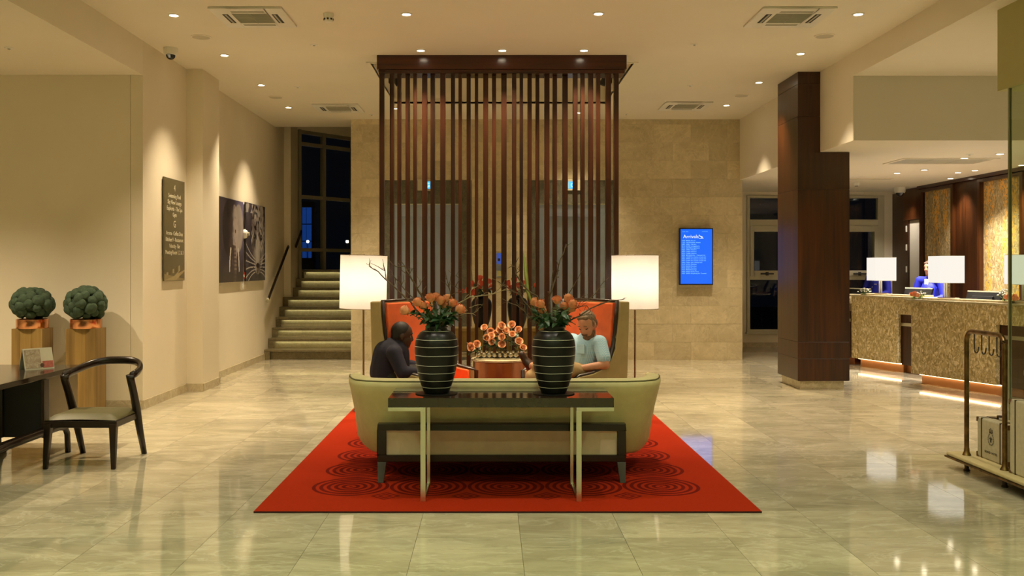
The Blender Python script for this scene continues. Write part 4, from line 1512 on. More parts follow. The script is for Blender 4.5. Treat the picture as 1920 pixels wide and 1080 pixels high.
# ---- bearded man reading in the right chair (local x = the way he faces)
man = thing('person', 'bearded man in a light blue checked short sleeved shirt reading in the right orange chair', 'person', (CR.x, CR.y, RZ), PI - YAW)
pel = V(-.16, .09, .60)
che = V(-.175, .155, .84)
nek = V(-.165, .185, .955)
hc = V(-.125, .21, 1.065)
Rm = Euler((.08, .46, .32)).to_matrix()
shl, shr = V(-.175, .335, .905), V(-.13, -.02, .905)
ell, wrl = V(-.15, .445, .70), V(.115, .30, .66)
elr, wrr = V(-.01, -.12, .72), V(.13, .05, .69)
kl, kr = V(.20, .33, .665), V(.30, -.10, .56)
body = head_parts(hc, Rm, 1.06)
body += [('c', nek - V(.01, 0, .03), .066, hc + V(-.03, 0, -.05), .060)]
body += [('c', che, .13, pel, .135), ('c', shl, .055, shr, .055), ('c', che + V(0, 0, .05), .10, nek - V(0, 0, .02), .065)]
for a, b_, c_ in ((shl, ell, wrl), (shr, elr, wrr)):
    body += [('c', a, .056, b_, .044), ('c', b_, .044, c_, .028)]
body += hand_parts(wrl, V(.85, -.5, .02), V(.2, .3, -.9), V(-.4, -.85, -.1), .8, 1.0)
body += hand_parts(wrr, V(.9, .3, .05), V(.2, -.2, .9), V(.3, -.9, 0), .8, 1.0)
body += [('c', pel + V(0, .09, -.02), .09, kl, .065), ('c', pel + V(0, -.09, -.02), .09, kr, .065)]
fl_, fr_ = V(.30, -.115, .665), V(.38, -.14, .10)   # left ankle crossed over the right knee, right foot on the rug
body += [('c', kl, .058, fl_, .04), ('c', kr, .058, fr_, .042)]
blob_obj('body', body, M_skin, man, .0085, 3)
# shirt
sh = [('c', che, .158, pel + V(0, 0, .0), .165), ('c', shl + V(.0, -.02, -.015), .073, shr + V(0, .02, -.015), .073), ('c', che + V(0, 0, .04), .13, nek - V(.01, 0, .055), .075),
      ('c', shl, .074, shl.lerp(ell, .70), .070), ('c', shr, .074, shr.lerp(elr, .72), .070), ('c', che + V(.05, .0, -.02), .12, pel + V(.06, 0, .03), .13)]
so = blob_obj('shirt', sh, M_shirt, man, .011, 4)
co = MB()
for sgn, off in ((1, .062), (-1, .062)):
    co.add([nek + V(-.07, sgn * .055, .012), nek + V(.035, sgn * .068, -.012), nek + V(.115, sgn * .020, -.085), nek + V(.075, sgn * .085, -.088), nek + V(-.03, sgn * .088, -.03)], [(0, 1, 2, 3, 4)])
coo = co.build('collar', M_shirt, man)
md = coo.modifiers.new('t', 'SOLIDIFY'); md.thickness = .008; md.offset = 0
MB().tube([nek + V(.104, .0, -.09), che + V(.175, 0, -.02), pel + V(.20, 0, .06)], .006, 6).build('button_placket', M_shirt, man, smooth=True)
MB().box(-.006, .006, -.045, .045, -.045, .05, 0, Matrix.Translation(che + V(.150, .075, .0)) @ Matrix.Rotation(.25, 4, 'Z')).build('breast_pocket', M_shirt, man, bevel=.004)
# trousers and shoes
tr = [('c', pel + V(0, .09, -.035), .105, kl, .084), ('c', pel + V(0, -.09, -.035), .105, kr, .084), ('c', kl, .080, kl.lerp(fl_, .86), .062), ('c', kr, .080, kr.lerp(fr_, .80), .064),
      ('c', pel + V(0, -.05, -.03), .125, pel + V(0, .05, -.03), .125)]
blob_obj('trousers', tr, M_khaki, man, .012, 4)
blob_obj('shoe', [('c', fl_ + V(-.02, -.06, -.03), .040, fl_ + V(.06, -.10, .11), .034), ('c', fl_ + V(-.01, -.03, -.01), .046, fl_ + V(.02, -.08, .04), .045)], M_shoe, man, .009, 3)
blob_obj('shoe', [('c', fr_ + V(-.02, 0, -.055), .04, fr_ + V(.17, .0, -.065), .034), ('c', fr_ + V(0, 0, -.03), .045, fr_ + V(.06, 0, -.045), .044)], M_shoe, man, .009, 3)
q = lambda x, y, z: hc + Rm @ (Vector((x, y, z)) * 1.06)
e = Rm.to_euler()
blob_obj('hair', [('e', q(-.028, 0, .048), (.096, .083, .092), e), ('e', q(-.055, 0, .0), (.062, .080, .07), e), ('c', q(.035, -.035, .098), .024, q(.035, .035, .098), .024),
                  ('c', q(-.005, .074, .03), .016, q(.012, .074, -.0), .010), ('c', q(-.005, -.074, .03), .016, q(.012, -.074, -.0), .010)], M_hair, man, .008, 3)
blob_obj('beard', [('e', q(.058, 0, -.098), (.050, .052, .042), e), ('c', q(.02, .062, -.05), .017, q(.05, .045, -.10), .02), ('c', q(.02, -.062, -.05), .017, q(.05, -.045, -.10), .02),
                   ('c', q(.085, -.024, -.050), .010, q(.085, .024, -.050), .010)], M_beard, man, .008, 2)
face_bits(man, hc, Rm, 1.06, M_skin, plain('darker_lips', (.26, .09, .06), .6), M_hair, True)  # mouth a little darker than the common lip colour
# the folded paper he reads
bk = MB().box(-.10, .10, -.14, .14, -.004, .004).build('newspaper', plain('newsprint', (.62, .60, .55), .8), None,
     Matrix.Translation((CR.x, CR.y, RZ)) @ Matrix.Rotation(PI - YAW, 4, 'Z') @ V(.225, .12, .755), (0, -.5, PI - YAW))
tag(bk, 'folded newspaper in the lap of the bearded man', 'newspaper')

# ---- person in dark clothes in the left chair, in profile towards the table
YP = .0
pp = V(-.90, 9.12, 0)
wom = thing('person', 'dark haired person in navy top in profile, sitting in the left orange chair', 'person', (pp.x, pp.y, RZ), .06)
pel, che, nek, hc = V(-.06, .03, .60), V(-.05, .0, .79), V(.00, .0, .87), V(.05, .0, .965)
Rw = Euler((0, .16, .05)).to_matrix()
shl, shr = V(-.03, .19, .815), V(-.03, -.19, .815)
ell, elr = V(.06, .27, .66), V(.05, -.26, .64)
wrl, wrr = V(.27, .14, .64), V(.27, -.12, .62)
kl, kr = V(.40, .12, .60), V(.40, -.10, .60)
fl_, fr_ = V(.46, .12, .09), V(.44, -.12, .09)
body = head_parts(hc, Rw, 1.02)
body += [('c', nek - V(.01, 0, .03), .062, hc + V(-.025, 0, -.05), .056), ('c', che, .125, pel, .14), ('c', shl, .055, shr, .055)]
for a, b_, c_ in ((shl, ell, wrl), (shr, elr, wrr)):
    body += [('c', a, .054, b_, .043), ('c', b_, .043, c_, .027)]
body += hand_parts(wrl, V(.95, -.2, -.1), V(0, .3, .9), V(-.1, -.9, -.3), .7, .95)
body += hand_parts(wrr, V(.95, .2, -.1), V(0, -.3, .9), V(-.1, .9, -.3), .7, .95)
body += [('c', pel + V(0, .09, -.02), .09, kl, .063), ('c', pel + V(0, -.09, -.02), .09, kr, .063), ('c', kl, .055, fl_, .04), ('c', kr, .055, fr_, .04)]
blob_obj('body', body, M_skind, wom, .0085, 3)
blob_obj('jumper', [('c', che, .165, pel, .178), ('c', che + V(-.05, -.02, .0), .145, pel + V(-.06, -.03, .02), .16), ('c', shl, .078, shr, .078), ('c', che + V(0, 0, .03), .14, nek - V(.01, 0, .045), .076),
                    ('c', shl, .076, ell, .062), ('c', shr, .078, elr, .064), ('c', ell, .06, ell.lerp(wrl, .85), .042), ('c', elr, .062, elr.lerp(wrr, .85), .044)], M_navy, wom, .011, 4)
blob_obj('trousers', [('c', pel + V(0, .09, -.035), .105, kl, .080), ('c', pel + V(0, -.09, -.035), .105, kr, .080), ('c', kl, .076, kl.lerp(fl_, .88), .058), ('c', kr, .076, kr.lerp(fr_, .88), .058),
                      ('c', pel + V(0, -.06, -.03), .125, pel + V(0, .06, -.03), .125)], plain('charcoal_cloth', (.02, .02, .022), .85), wom, .012, 4)
for f_ in (fl_, fr_):
    blob_obj('shoe', [('c', f_ + V(-.02, 0, -.035), .04, f_ + V(.16, 0, -.052), .034), ('c', f_ + V(0, 0, -.01), .045, f_ + V(.06, 0, -.03), .044)], M_shoe, wom, .009, 3)
q = lambda x, y, z: hc + Rw @ (Vector((x, y, z)) * 1.02)
e = Rw.to_euler()
blob_obj('hair', [('e', q(-.03, 0, .045), (.098, .084, .094), e), ('e', q(-.06, 0, -.005), (.058, .076, .07), e)], M_hairk, wom, .008, 3)
face_bits(wom, hc, Rw, 1.02, M_skind, plain('dark_lips', (.07, .025, .02), .5), M_hairk)


# ---- two receptionists in blue behind the desk
def receptionist(label, x, y, yaw, htop, hair, skin, lean=0.0):
    t = thing('person', label, 'person', (x, y, 0), yaw)
    s = htop / 1.72
    z = lambda v: v * s
    hc = V(.03 + lean, 0, z(1.60))
    R = Euler((0, .10, 0)).to_matrix()
    shl, shr = V(lean * .7, .19, z(1.40)), V(lean * .7, -.19, z(1.40))
    ell, elr = V(.04 + lean * .5, .27, z(1.13)), V(.04 + lean * .5, -.27, z(1.13))
    wrl, wrr = V(.27, .17, z(1.08)), V(.27, -.17, z(1.08))
    B = head_parts(hc, R, .98)
    che, pel, nek = V(lean * .5, 0, z(1.22)), V(0, 0, z(.93)), V(lean * .7, 0, z(1.455))
    B += [('c', nek, .056, hc + V(-.03, 0, -.05), .053), ('c', che, .125, pel, .13), ('c', shl, .05, shr, .05)]
    for a, b_, c_ in ((shl, ell, wrl), (shr, elr, wrr)):
        B += [('c', a, .05, b_, .04), ('c', b_, .04, c_, .026)]
    B += hand_parts(wrl, V(.95, -.1, -.2), V(0, .9, 0), V(0, 0, 1), .5, .95) + hand_parts(wrr, V(.95, .1, -.2), V(0, -.9, 0), V(0, 0, 1), .5, .95)
    for sg in (1, -1):
        B += [('c', V(0, sg * .09, z(.90)), .088, V(.01, sg * .09, z(.48)), .056), ('c', V(.01, sg * .09, z(.48)), .055, V(-.01, sg * .09, .09), .036)]
    blob_obj('body', B, skin, t, .010, 3)
    blob_obj('jacket', [('c', che + V(0, 0, .03), .150, V(0, 0, z(.88)), .158), ('c', shl, .070, shr, .070), ('c', che + V(0, 0, .1), .11, nek - V(0, 0, .05), .07),
                        ('c', shl, .069, ell, .056), ('c', shr, .069, elr, .056), ('c', ell, .056, ell.lerp(wrl, .9), .040), ('c', elr, .056, elr.lerp(wrr, .9), .040)], M_blue, t, .012, 4)
    MB().add([nek + V(.085, -.05, -.03), nek + V(.085, .05, -.03), che + V(.158, 0, -.02)], [(0, 1, 2)]).build('blouse', plain('white_blouse', (.7, .7, .72), .8), t)
    MB().box(.148, .154, .05, .10, z(1.27), z(1.285)).build('name_badge', M_white, t)
    blob_obj('trousers', [('c', V(0, sg * .09, z(.90)), .105, V(.01, sg * .09, z(.48)), .075) for sg in (1, -1)] + [('c', V(.01, sg * .09, z(.48)), .073, V(-.01, sg * .09, .11), .058) for sg in (1, -1)] +
             [('c', V(0, .05, z(.92)), .13, V(0, -.05, z(.92)), .13)], plain('navy_trousers', (.015, .02, .06), .85), t, .014, 4)
    for sg in (1, -1):
        blob_obj('shoe', [('c', V(-.03, sg * .09, .042), .04, V(.14, sg * .10, .036), .034)], M_shoe, t, .01, 2)
    q = lambda a, b_, c_: hc + R @ V(a, b_, c_)
    e = R.to_euler()
    blob_obj('hair', [('e', q(-.03, 0, .042), (.098, .086, .094), e), ('e', q(-.075, 0, -.02), (.06, .074, .085), e), ('c', q(.0, .075, .03), .02, q(-.01, .075, -.05), .018),
                      ('c', q(.0, -.075, .03), .02, q(-.01, -.075, -.05), .018), ('c', q(.04, .04, .085), .026, q(.04, -.04, .085), .026)], hair, t, .009, 3)
    face_bits(t, hc, R, .98, skin, M_lip, hair)
    return t


receptionist('receptionist in a royal blue jacket, face hidden behind the first desk lamp', 7.21, 17.35, PI + .45, 1.80, M_hairk, M_skin)
receptionist('receptionist in a royal blue jacket looking out left of the second desk lamp', 7.32, 15.52, PI + .55, 1.755, M_hairb, M_skin, .0)

# ================================================================== WRITING DESK CORNER (LEFT)
t = thing('armchair', 'dark wooden chair with olive leather seat and curved open back by the desk', 'chair', (0, 0, 0))
FLp, FRp, BRp, BLp = V(-3.63, 7.62, 0), V(-3.075, 7.62, 0), V(-3.065, 8.27, 0), V(-3.62, 8.30, 0)
for p, sg in ((FLp, 1), (FRp, -1)):
    tp = p + V(sg * .012, .03, .40)
    w0, w1 = .017, .030
    MB().loft([[(p.x - w0, p.y - w0, 0), (p.x + w0, p.y - w0, 0), (p.x + w0, p.y + w0, 0), (p.x - w0, p.y + w0, 0)],
               [(tp.x - w1, tp.y - w1, .37), (tp.x + w1, tp.y - w1, .37), (tp.x + w1, tp.y + w1, .37), (tp.x - w1, tp.y + w1, .37)]]).build('leg', M_ebonyZ, t, bevel=.006)
for p in (BLp, BRp):
    sg = 1 if p is BLp else -1
    pts = [p, p + V(0, -.10, .22), p + V(-sg * .004, -.19, .42), p + V(-sg * .008, -.27, .58), p + V(-sg * .010, -.335, .69), p + V(-sg * .008, -.345, .735)]
    MB().tube(pts, [.020, .025, .030, .027, .027, .030], 10, flat=(1.0, 1.25), up=(1, 0, 0)).build('leg', M_ebonyZ, t, smooth=True)
# curved top rail
mx, ry = (BLp.x + BRp.x) / 2, .288
pts = []
y0 = BLp.y - .345
for k in range(25):
    a = PI * k / 24
    x = mx - ry * math.copysign(abs(math.cos(a)) ** .7, math.cos(a))
    y = y0 + .46 * abs(math.sin(a)) ** .8
    pts.append(V(x, y, .728 + .085 * math.sin(a) ** 1.2))
MB().tube(pts, [.030] * 25, 10, flat=(.78, 1.15)).build('top_rail', M_ebony, t, smooth=True)
fx = [(FLp.x + .0, 7.635), (FRp.x + .0, 7.635), (BRp.x, 8.13), (BLp.x, 8.13)]
MB().prism([(fx[0][0] - .02, 7.63), (fx[1][0] + .02, 7.63), (fx[2][0] + .01, 8.13), (fx[3][0] - .01, 8.13)], .335, .395).build('seat_frame', M_ebony, t, bevel=.008)
cu = MB()
N = 10
g = []
for j in range(N + 1):
    for i in range(N + 1):
        u, v = i / N, j / N
        x = (FLp.x - .01) * (1 - u) + (FRp.x + .01) * u
        y = 7.635 + .49 * v
        e_ = min(1, min(u, 1 - u, v, 1 - v) * 6)
        g.append((x, y, .396 + .045 * (1 - (1 - e_) ** 2) + .008 * math.sin(PI * u)))
top = [(j * (N + 1) + i, j * (N + 1) + i + 1, (j + 1) * (N + 1) + i + 1, (j + 1) * (N + 1) + i) for j in range(N) for i in range(N)]
cu.add(g, top)
cu.build('seat_cushion', M_seat, t, smooth=True)

t = thing('writing_desk', 'dark glossy desk running out of the left edge beside the chair', 'desk', (0, 0, 0))
DT = .74
MB().box(-6.0, -3.80, 5.6, 8.72, DT - .045, DT).build('desktop', plain('desk_lacquer', (.030, .020, .013), .12, spec=.6), t, bevel=.004)
MB().box(-4.13, -3.80, 7.93, 7.97, .205, DT - .046).build('modesty_panel', M_black, t)
MB().box(-3.80, -3.775, 7.90, 7.99, .205, DT - .046).build('panel_edge', M_ebonyZ, t, bevel=.003)
MB().box(-4.165, -4.13, 7.90, 7.99, .205, DT - .046).build('panel_edge', M_ebonyZ, t, bevel=.003)
MB().box(-3.86, -3.825, 8.06, 8.66, .27, DT - .046).build('side_panel', plain('desk_side', (.22, .16, .075), .35, var=.1), t, bevel=.003)
for x, lo in ((-3.70, 0), (-4.33, 0)):
    xx = -3.765 if x > -4 else x
    pts = [V(xx, 6.95, .0), V(xx, 6.98, .18), V(xx, 7.05, .245), V(xx, 7.3, .255), V(xx, 8.15, .255), V(xx, 8.26, .235), V(xx, 8.31, .17), V(xx, 8.325, .0)]
    if x < -4:
        pts = [V(xx, 8.20, DT - .05), V(xx, 8.20, .4), V(xx, 8.22, .1), V(xx, 8.26, .035), V(xx, 8.33, .022), V(xx - .3, 8.33, .022)]
    MB().tube(pts, .030, 10, flat=(.8, 1.1)).build('leg_frame', M_ebonyZ, t, smooth=True)
MB().box(-3.81, -3.755, 7.2, 8.1, .27, .285).build('bracket', M_ebony, t)

# tent calendar
t = thing('tent_card', 'printed tent card standing on the dark desk', 'card', (-4.06, 8.36, DT), .88)
for s in (1, -1):
    p = MB().add([(-.13, s * .06, 0), (.13, s * .06, 0), (.13, s * .004, .185), (-.13, s * .004, .185)], [(0, 1, 2, 3)]).build('card_leaf', M_pale if s < 0 else plain('grey_card', (.40, .42, .40), .7), t)
    md = p.modifiers.new('t', 'SOLIDIFY'); md.thickness = .003
tp = lambda x, z: (x, -.062 + z / .185 * .056, z)
MB().add([tp(-.12, .012), tp(.02, .012), tp(.02, .175), tp(-.12, .175)], [(0, 1, 2, 3)]).build('print', marble('card_photo', (.62, .55, .42), (.36, .26, .16), (.85, .82, .75), .5, 9, vary=0), t)
MB().add([tp(.03, .012), tp(.125, .012), tp(.125, .07), tp(.03, .07)], [(0, 1, 2, 3)]).build('print', plain('card_red', (.55, .16, .12), .6, var=.25, scale=30), t)
MB().lathe([(.018, -.002), (.018, .002)], 14, 0, Matrix.Translation(tp(.025, .035)) @ Matrix.Rotation(PI / 2 - .3, 4, 'X')).build('print', plain('card_brown', (.12, .05, .03), .6), t)

# pedestals, copper pots and moss balls
rr = random.Random(4)
cl_me = []
for k in range(3):
    b = MB().ball((0, 0, 0), .056, 12, 8, 0, (1, 1, .66))
    v = [Vector(p) for p in b.v]
    b.v = [tuple(p * (1 + .16 * noise.noise(p * 34 + Vector((k * 9, 0, 0))))) for p in v]
    m_ = b.mesh('moss_clump'); m_.materials.append(M_moss); m_.shade_smooth()
    cl_me.append(m_)
for px, lab1, lab2, lab3, hs in ((161.5, 'right square mango wood pedestal against the alcove wall', 'polished copper pot on the right pedestal', 'tall rounded green moss ball in the right copper pot', 1.06),
                                 (61.0, 'left square mango wood pedestal against the alcove wall', 'polished copper pot on the left pedestal', 'wide flattened green moss ball in the left copper pot', .96)):
    x = (px - PX) * 10.45 / FOC
    t = thing('pedestal', lab1, 'pedestal', (x, 10.45, 0))
    for i, (a, c) in enumerate(((-.17, -.075), (-.0745, .045), (.0455, .17))):
        MB().box(a, c, -.13, .13, .0, .968).build('plank', M_oak, t, bevel=.0015)
    pt = thing('copper_pot', lab2, 'pot', (x, 10.45, .969))
    MB().lathe([(.165, 0), (.168, .004), (.168, .100), (.165, .103), (.158, .103), (.158, .02), (.0, .018)], 40, caps=False).build('pot', M_copper, pt, smooth=40)
    ms = thing('moss_ball', lab3, 'plant', (x, 10.45, 1.07 + .17))
    MB().ball((0, 0, 0), .185, 20, 14, 0, (1, 1, .80)).build('core', M_moss, ms, smooth=True)
    n_ = 50
    for k in range(n_):
        zz_ = 1 - 2 * (k + .5) / n_
        if zz_ < -.86:
            continue
        a = k * 2.39996 + rr.uniform(-.18, .18)
        rxy = math.sqrt(1 - zz_ * zz_)
        d = V(rxy * math.cos(a), rxy * math.sin(a), zz_)
        p = V(d.x * .195, d.y * .195, d.z * .16 * hs)
        o_ = put('moss_clump', rr.choice(cl_me), ms, p, V(0, 0, 1).rotation_difference(d).to_euler())
        s_ = rr.uniform(.85, 1.25)
        o_.scale = (s_ * rr.uniform(.9, 1.1), s_ * rr.uniform(.9, 1.1), s_ * rr.uniform(.9, 1.2))

# ================================================================== LEFT WALL: SIGN AND PAINTINGS
RW = (PI / 2, 0, PI / 2)      # flat things on the left wall, reading direction = +y
t = thing('directory_sign', 'bronze floor directory sign on the left wall with pale lettering', 'sign', (XL, 11.835, 1.478))
MB().box(.012, .03, -.385, .385, 0, 1.285).build('board', M_sign, t, bevel=.002)
MB().box(0, .012, -.34, .34, .05, 1.23).build('mount', M_black, t)
M_cream = plain('sign_lettering', (.70, .66, .50), .5)
for body_, z, sz in (('4', 1.135, .115), ('Swimming Pool', 1.045, .075), ('Sky View Lounge', .965, .075), ('Euphoria - The Spa', .885, .075), ('Gym', .81, .075), ('G', .675, .125),
                     ('Aroma - Coffee Shop', .575, .072), ('Kitchen 9 - Restaurant', .495, .072), ('Velocity - Bar', .415, .072), ('Meeting Room 1, 2 & 3', .335, .072)):
    words('lettering', body_, sz, M_cream, t, (.0305, 0, z), RW, 'CENTER')
# the building photograph along the foot of the sign
ph = MB()
ph.add([(.0306, -.38, .005), (.0306, .38, .005), (.0306, .38, .02), (.0306, -.38, .09)], [(0, 1, 2, 3)], 1)
ph.add([(.0307, -.38, .01), (.0307, .05, .01), (.0307, .38, .12), (.0307, .38, .21), (.0307, -.02, .06)], [(0, 1, 2, 3, 4)], 0)
ph.add([(.0308, .12, .09), (.0308, .38, .14), (.0308, .38, .25), (.0308, .24, .16)], [(0, 1, 2, 3)], 2)
for k in range(5):
    ph.add([(.0308, -.3 + k * .11, .075 + k * .01), (.0308, -.24 + k * .11, .075 + k * .012), (.0308, -.24 + k * .11, .11 + k * .022), (.0308, -.3 + k * .11, .105 + k * .02)], [(0, 1, 2, 3)], 2 if k % 2 else 0)
ph.build('photo_print', [plain('print_tan', (.36, .29, .14), .5), plain('print_sand', (.26, .21, .10), .5), plain('print_brown', (.13, .10, .04), .5)], t)


def ell(u, v, cu_, cv, a, b, r=0.0):
    x, y = u - cu_, v - cv
    c, s = math.cos(r), math.sin(r)
    x, y = x * c + y * s, -x * s + y * c
    return 1 - math.sqrt((x / a) ** 2 + (y / b) ** 2)


def sm(x, a, b):
    t_ = max(0, min(1, (x - a) / (b - a)))
    return t_ * t_ * (3 - 2 * t_)


def nz(u, v, f, o_=0.0):
    return noise.noise(Vector((u * f, v * f, o_)))


def lerp3(a, b, k):
    return tuple(a[i] + (b[i] - a[i]) * k for i in range(3))


def elephant(u, v):
    bg = lerp3((.045, .035, .045), (.17, .15, .26), sm(u + .25 * nz(u, v, 3), .45, 1.0) * sm(v, .1, .75))
    bg = lerp3(bg, (.15, .12, .10), .6 * max(0, nz(u, v, 5, 2)) * (1 - u))
    c = bg
    e1 = ell(u, v, .36, .64, .24, .33, .06)
    if e1 > 0:
        c = lerp3((.022, .016, .020), (.075, .055, .050), sm(u + .15 * nz(u, v, 8), .3, .55))
    e2 = ell(u, v, .78, .66, .20, .30, -.05)
    if e2 > 0:
        c = lerp3((.26, .22, .20), (.42, .37, .34), .5 + .5 * nz(u, v, 7, 4))
    hd_ = max(ell(u, v, .60, .66, .155, .28), ell(u, v, .60, .40, .12, .22))
    if hd_ > 0:
        k = sm(u + .05 * nz(u, v, 12), .50, .62)
        c = lerp3((.06, .045, .045), (.40, .34, .32), k)
        c = lerp3(c, (.08, .06, .06), .7 * sm(nz(u * 1.6, v, 16, 1), .25, .6))
    tw = .085 - .04 * (.42 - v)
    if v < .45 and abs(u - (.60 + .03 * math.sin(v * 9))) < tw:
        c = lerp3((.05, .035, .03), (.26, .2, .18), sm(u, .54, .66) * (.6 + .4 * math.sin(v * 130)))
    for cx_, sg in ((.46, -1), (.76, 1)):
        xc = cx_ + sg * .05 * math.sin((.42 - v) * 6)
        if .12 < v < .42 and abs(u - xc) < .017 + .012 * v:
            c = (.62, .58, .52)
    if abs(u - .655) < .02 and abs(v - .62) < .02:
        c = (.01, .008, .008)
    if v < .12:
        c = lerp3(c, (.05, .04, .035), .6)
    return c


def leopard(u, v):
    bg = lerp3((.022, .016, .022), (.075, .065, .08), .5 + .6 * nz(u, v, 6))
    c = bg
    f = max(ell(u, v, .62, .62, .36, .48), ell(u, v, .60, .34, .20, .26))
    if f > 0:
        g = lerp3((.12, .095, .085), (.36, .32, .29), sm(nz(u, v, 5, 3) + (u - .5), -.3, .4))
        sp_ = nz(u, v * .8, 19, 7)
        c = lerp3(g, (.012, .008, .008), sm(sp_, .02, .22) * sm(v, .28, .5))
    if ell(u, v, .60, .38, .115, .22) > 0:
        c = lerp3((.25, .22, .20), (.46, .42, .38), .5 + .6 * nz(u, v, 8))
    for cx_ in (.43, .79):
        e = ell(u, v, cx_, .58, .055, .032, .5 if cx_ < .6 else -.5)
        if e > 0:
            c = (.008, .006, .006) if e < .62 else (.30, .28, .2)
    if ell(u, v, .60, .20, .085, .035) > 0:
        c = (.03, .02, .022)
    if abs(u - .60) < .012 and .10 < v < .18:
        c = (.02, .015, .015)
    for k in range(6):
        for sg in (-1, 1):
            yy = .26 - .03 * k + .10 * ((u - .60) * sg) - .22 * ((u - .60)) ** 2 * (k - 2)
            if (u - .60) * sg > .12 and abs(v - yy) < .0065:
                c = (.46, .42, .40)
    if v > .88 and nz(u, v, 9, 5) > .05:
        c = (.30, .27, .25)
    return c


def painting(name, y0, y1, z0, z1, fn, label):
    t = thing(name, label, 'painting', (XL, y0, z0))
    w, hh = y1 - y0, z1 - z0
    nx, ny = 100, 126
    vs, cs = [], []
    for j in range(ny + 1):
        for i in range(nx + 1):
            u, v = i / nx, j / ny
            vs.append((.0405, u * w, v * hh))
            cs.append(fn(u, v))
    fs = [(j * (nx + 1) + i, j * (nx + 1) + i + 1, (j + 1) * (nx + 1) + i + 1, (j + 1) * (nx + 1) + i) for j in range(ny) for i in range(nx)]
    b = MB(); b.add(vs, fs)
    me = bpy.data.meshes.new('print'); me.from_pydata(vs, [], fs)
    at_ = me.color_attributes.new('Col', 'FLOAT_COLOR', 'POINT')
    at_.data.foreach_set('color', [q for c in cs for q in (*c, 1.0)])
    me.materials.append(vcol('painted_canvas'))
    put('print', me, t)
    MB().box(.015, .04, 0, w, 0, hh).build('stretcher', plain('canvas_edge', (.03, .022, .028), .6), t)
    MB().box(0, .015, .15, w - .15, .15, hh - .15).build('mount', M_black, t)


painting('painting', 13.75, 15.09, 1.42, 2.70, elephant, 'monochrome canvas of a tusked elephant head on the left wall')
painting('painting', 15.25, 16.55, 1.42, 2.715, leopard, 'monochrome canvas of a spotted leopard face on the left wall')
t = thing('wall_sensor', 'round white wall sensor between the elephant and leopard canvases', 'sensor', (XL, 15.16, 2.19))
MB().lathe([(.075, 0), (.075, .05), (.055, .085), (.02, .09)], 24, 0, Matrix.Rotation(PI / 2, 4, 'Y')).build('housing', M_white, t, smooth=40)
MB().lathe([(.03, .0), (.03, .04)], 12, 0, Matrix.Translation((.08, 0, 0)) @ Matrix.Rotation(PI / 2, 4, 'Y')).build('lens', M_vent, t, smooth=40)
t = thing('fire_tag', 'small red tag box low between the two animal canvases', 'alarm', (XL, 15.17, 1.46))
MB().box(0, .03, -.04, .04, 0, .115).build('box', plain('alarm_red', (.6, .04, .02), .4), t, bevel=.004)
MB().box(.03, .032, -.025, .025, .03, .07).build('tag', M_white, t)
t = thing('wall_switch', 'small white switch plate under the red tag box', 'switch', (XL, 15.17, 1.29))
MB().box(0, .012, -.06, .06, 0, .11).build('plate', M_white, t, bevel=.003)
MB().box(.012, .02, -.02, .02, .03, .08).build('rocker', M_white, t, bevel=.002)

# ================================================================== ARRIVALS DISPLAY
kd = 16.53 / FOC
t = thing('arrivals_display', 'blue lit arrivals display on the marble wall right of the lamp', 'display', ((1305 - PX) * kd, 16.545, CAM_H - (481 - PY) * kd))
dw, dh = .296, .503
MB().box(-dw, dw, -.045, .038, -dh, dh).build('bezel', M_black, t, bevel=.004)
MB().box(-dw + .018, dw - .018, -.047, -.045, -dh + .02, dh - .02).build('screen', M_screenlit, t)
RB = (PI / 2, 0, 0)
words('lettering', 'Arrivals', .088, glow('screen_white', (.9, 1, 1), 1.0), t, (-.235, -.0475, .325), RB)
pl = MB()
pl.add([(0, 0, 0), (.012, 0, .006), (.07, 0, -.018), (.075, 0, -.028), (.06, 0, -.032)], [(0, 1, 2, 3, 4)])
pl.add([(.022, 0, .0), (.034, 0, .002), (.052, 0, -.035), (.042, 0, -.035)], [(0, 1, 2, 3)])
pl.add([(-.002, 0, .004), (.003, 0, .022), (.010, 0, .022), (.014, 0, .002)], [(0, 1, 2, 3)])
pl.add([(.0, 0, -.05), (.08, 0, -.05), (.08, 0, -.044), (.0, 0, -.044)], [(0, 1, 2, 3)])
pl.build('aeroplane_icon', glow('screen_white', (.9, 1, 1), 1.0), t, (.045, -.0478, .365))
rows = ['1740  BA055  Accra', '1755  SW309  Addis Ababa', '1805  SA061  Harare', '1810  SA048  Livingstone', '1815  SA049A Livingstone', '1825  SA047  Maseru', '1830  LX287  Maseru', '1835  LX288  Maseru',
        '1845  QR326  Doha - Hamad Intl', '1855  CZ087  Paris Charles de Gaulle Intl', '1855  AF990  Paris Charles de Gaulle Intl', '1855  KL099  Paris Charles de Gaulle Intl', '1900  EY604  Abu Dhabi Intl', '1910  SA143  Durban', '1910  BA628  Durban',
        '1915  SA367  Durban', '1915  MN477  George', '1920  BA423  Gaborone', '1925  SA203  Hong Kong Intl - Terminal 1']
for i, rw in enumerate(rows):
    a_, b_, c_ = rw.split(None, 2)
    z = .272 - i * .0322
    for s_, x in ((a_, -.262), (b_, -.188), (c_, -.098)):
        words('lettering', s_, .027, M_txt, t, (x, -.0475, z), RB, sx=min(1.25, .345 / (.0138 * max(1, len(s_)))) if x > -.1 else 1.1)
words('lettering', '12 June  17:38', .018, M_txt, t, (-.25, -.0475, .435), RB)
words('lettering', 'Local Arrivals', .018, M_txt, t, (.10, -.0475, .438), RB)
# ================================================================== RECEPTION DESKS
DANG = math.atan2(-.944, .329)


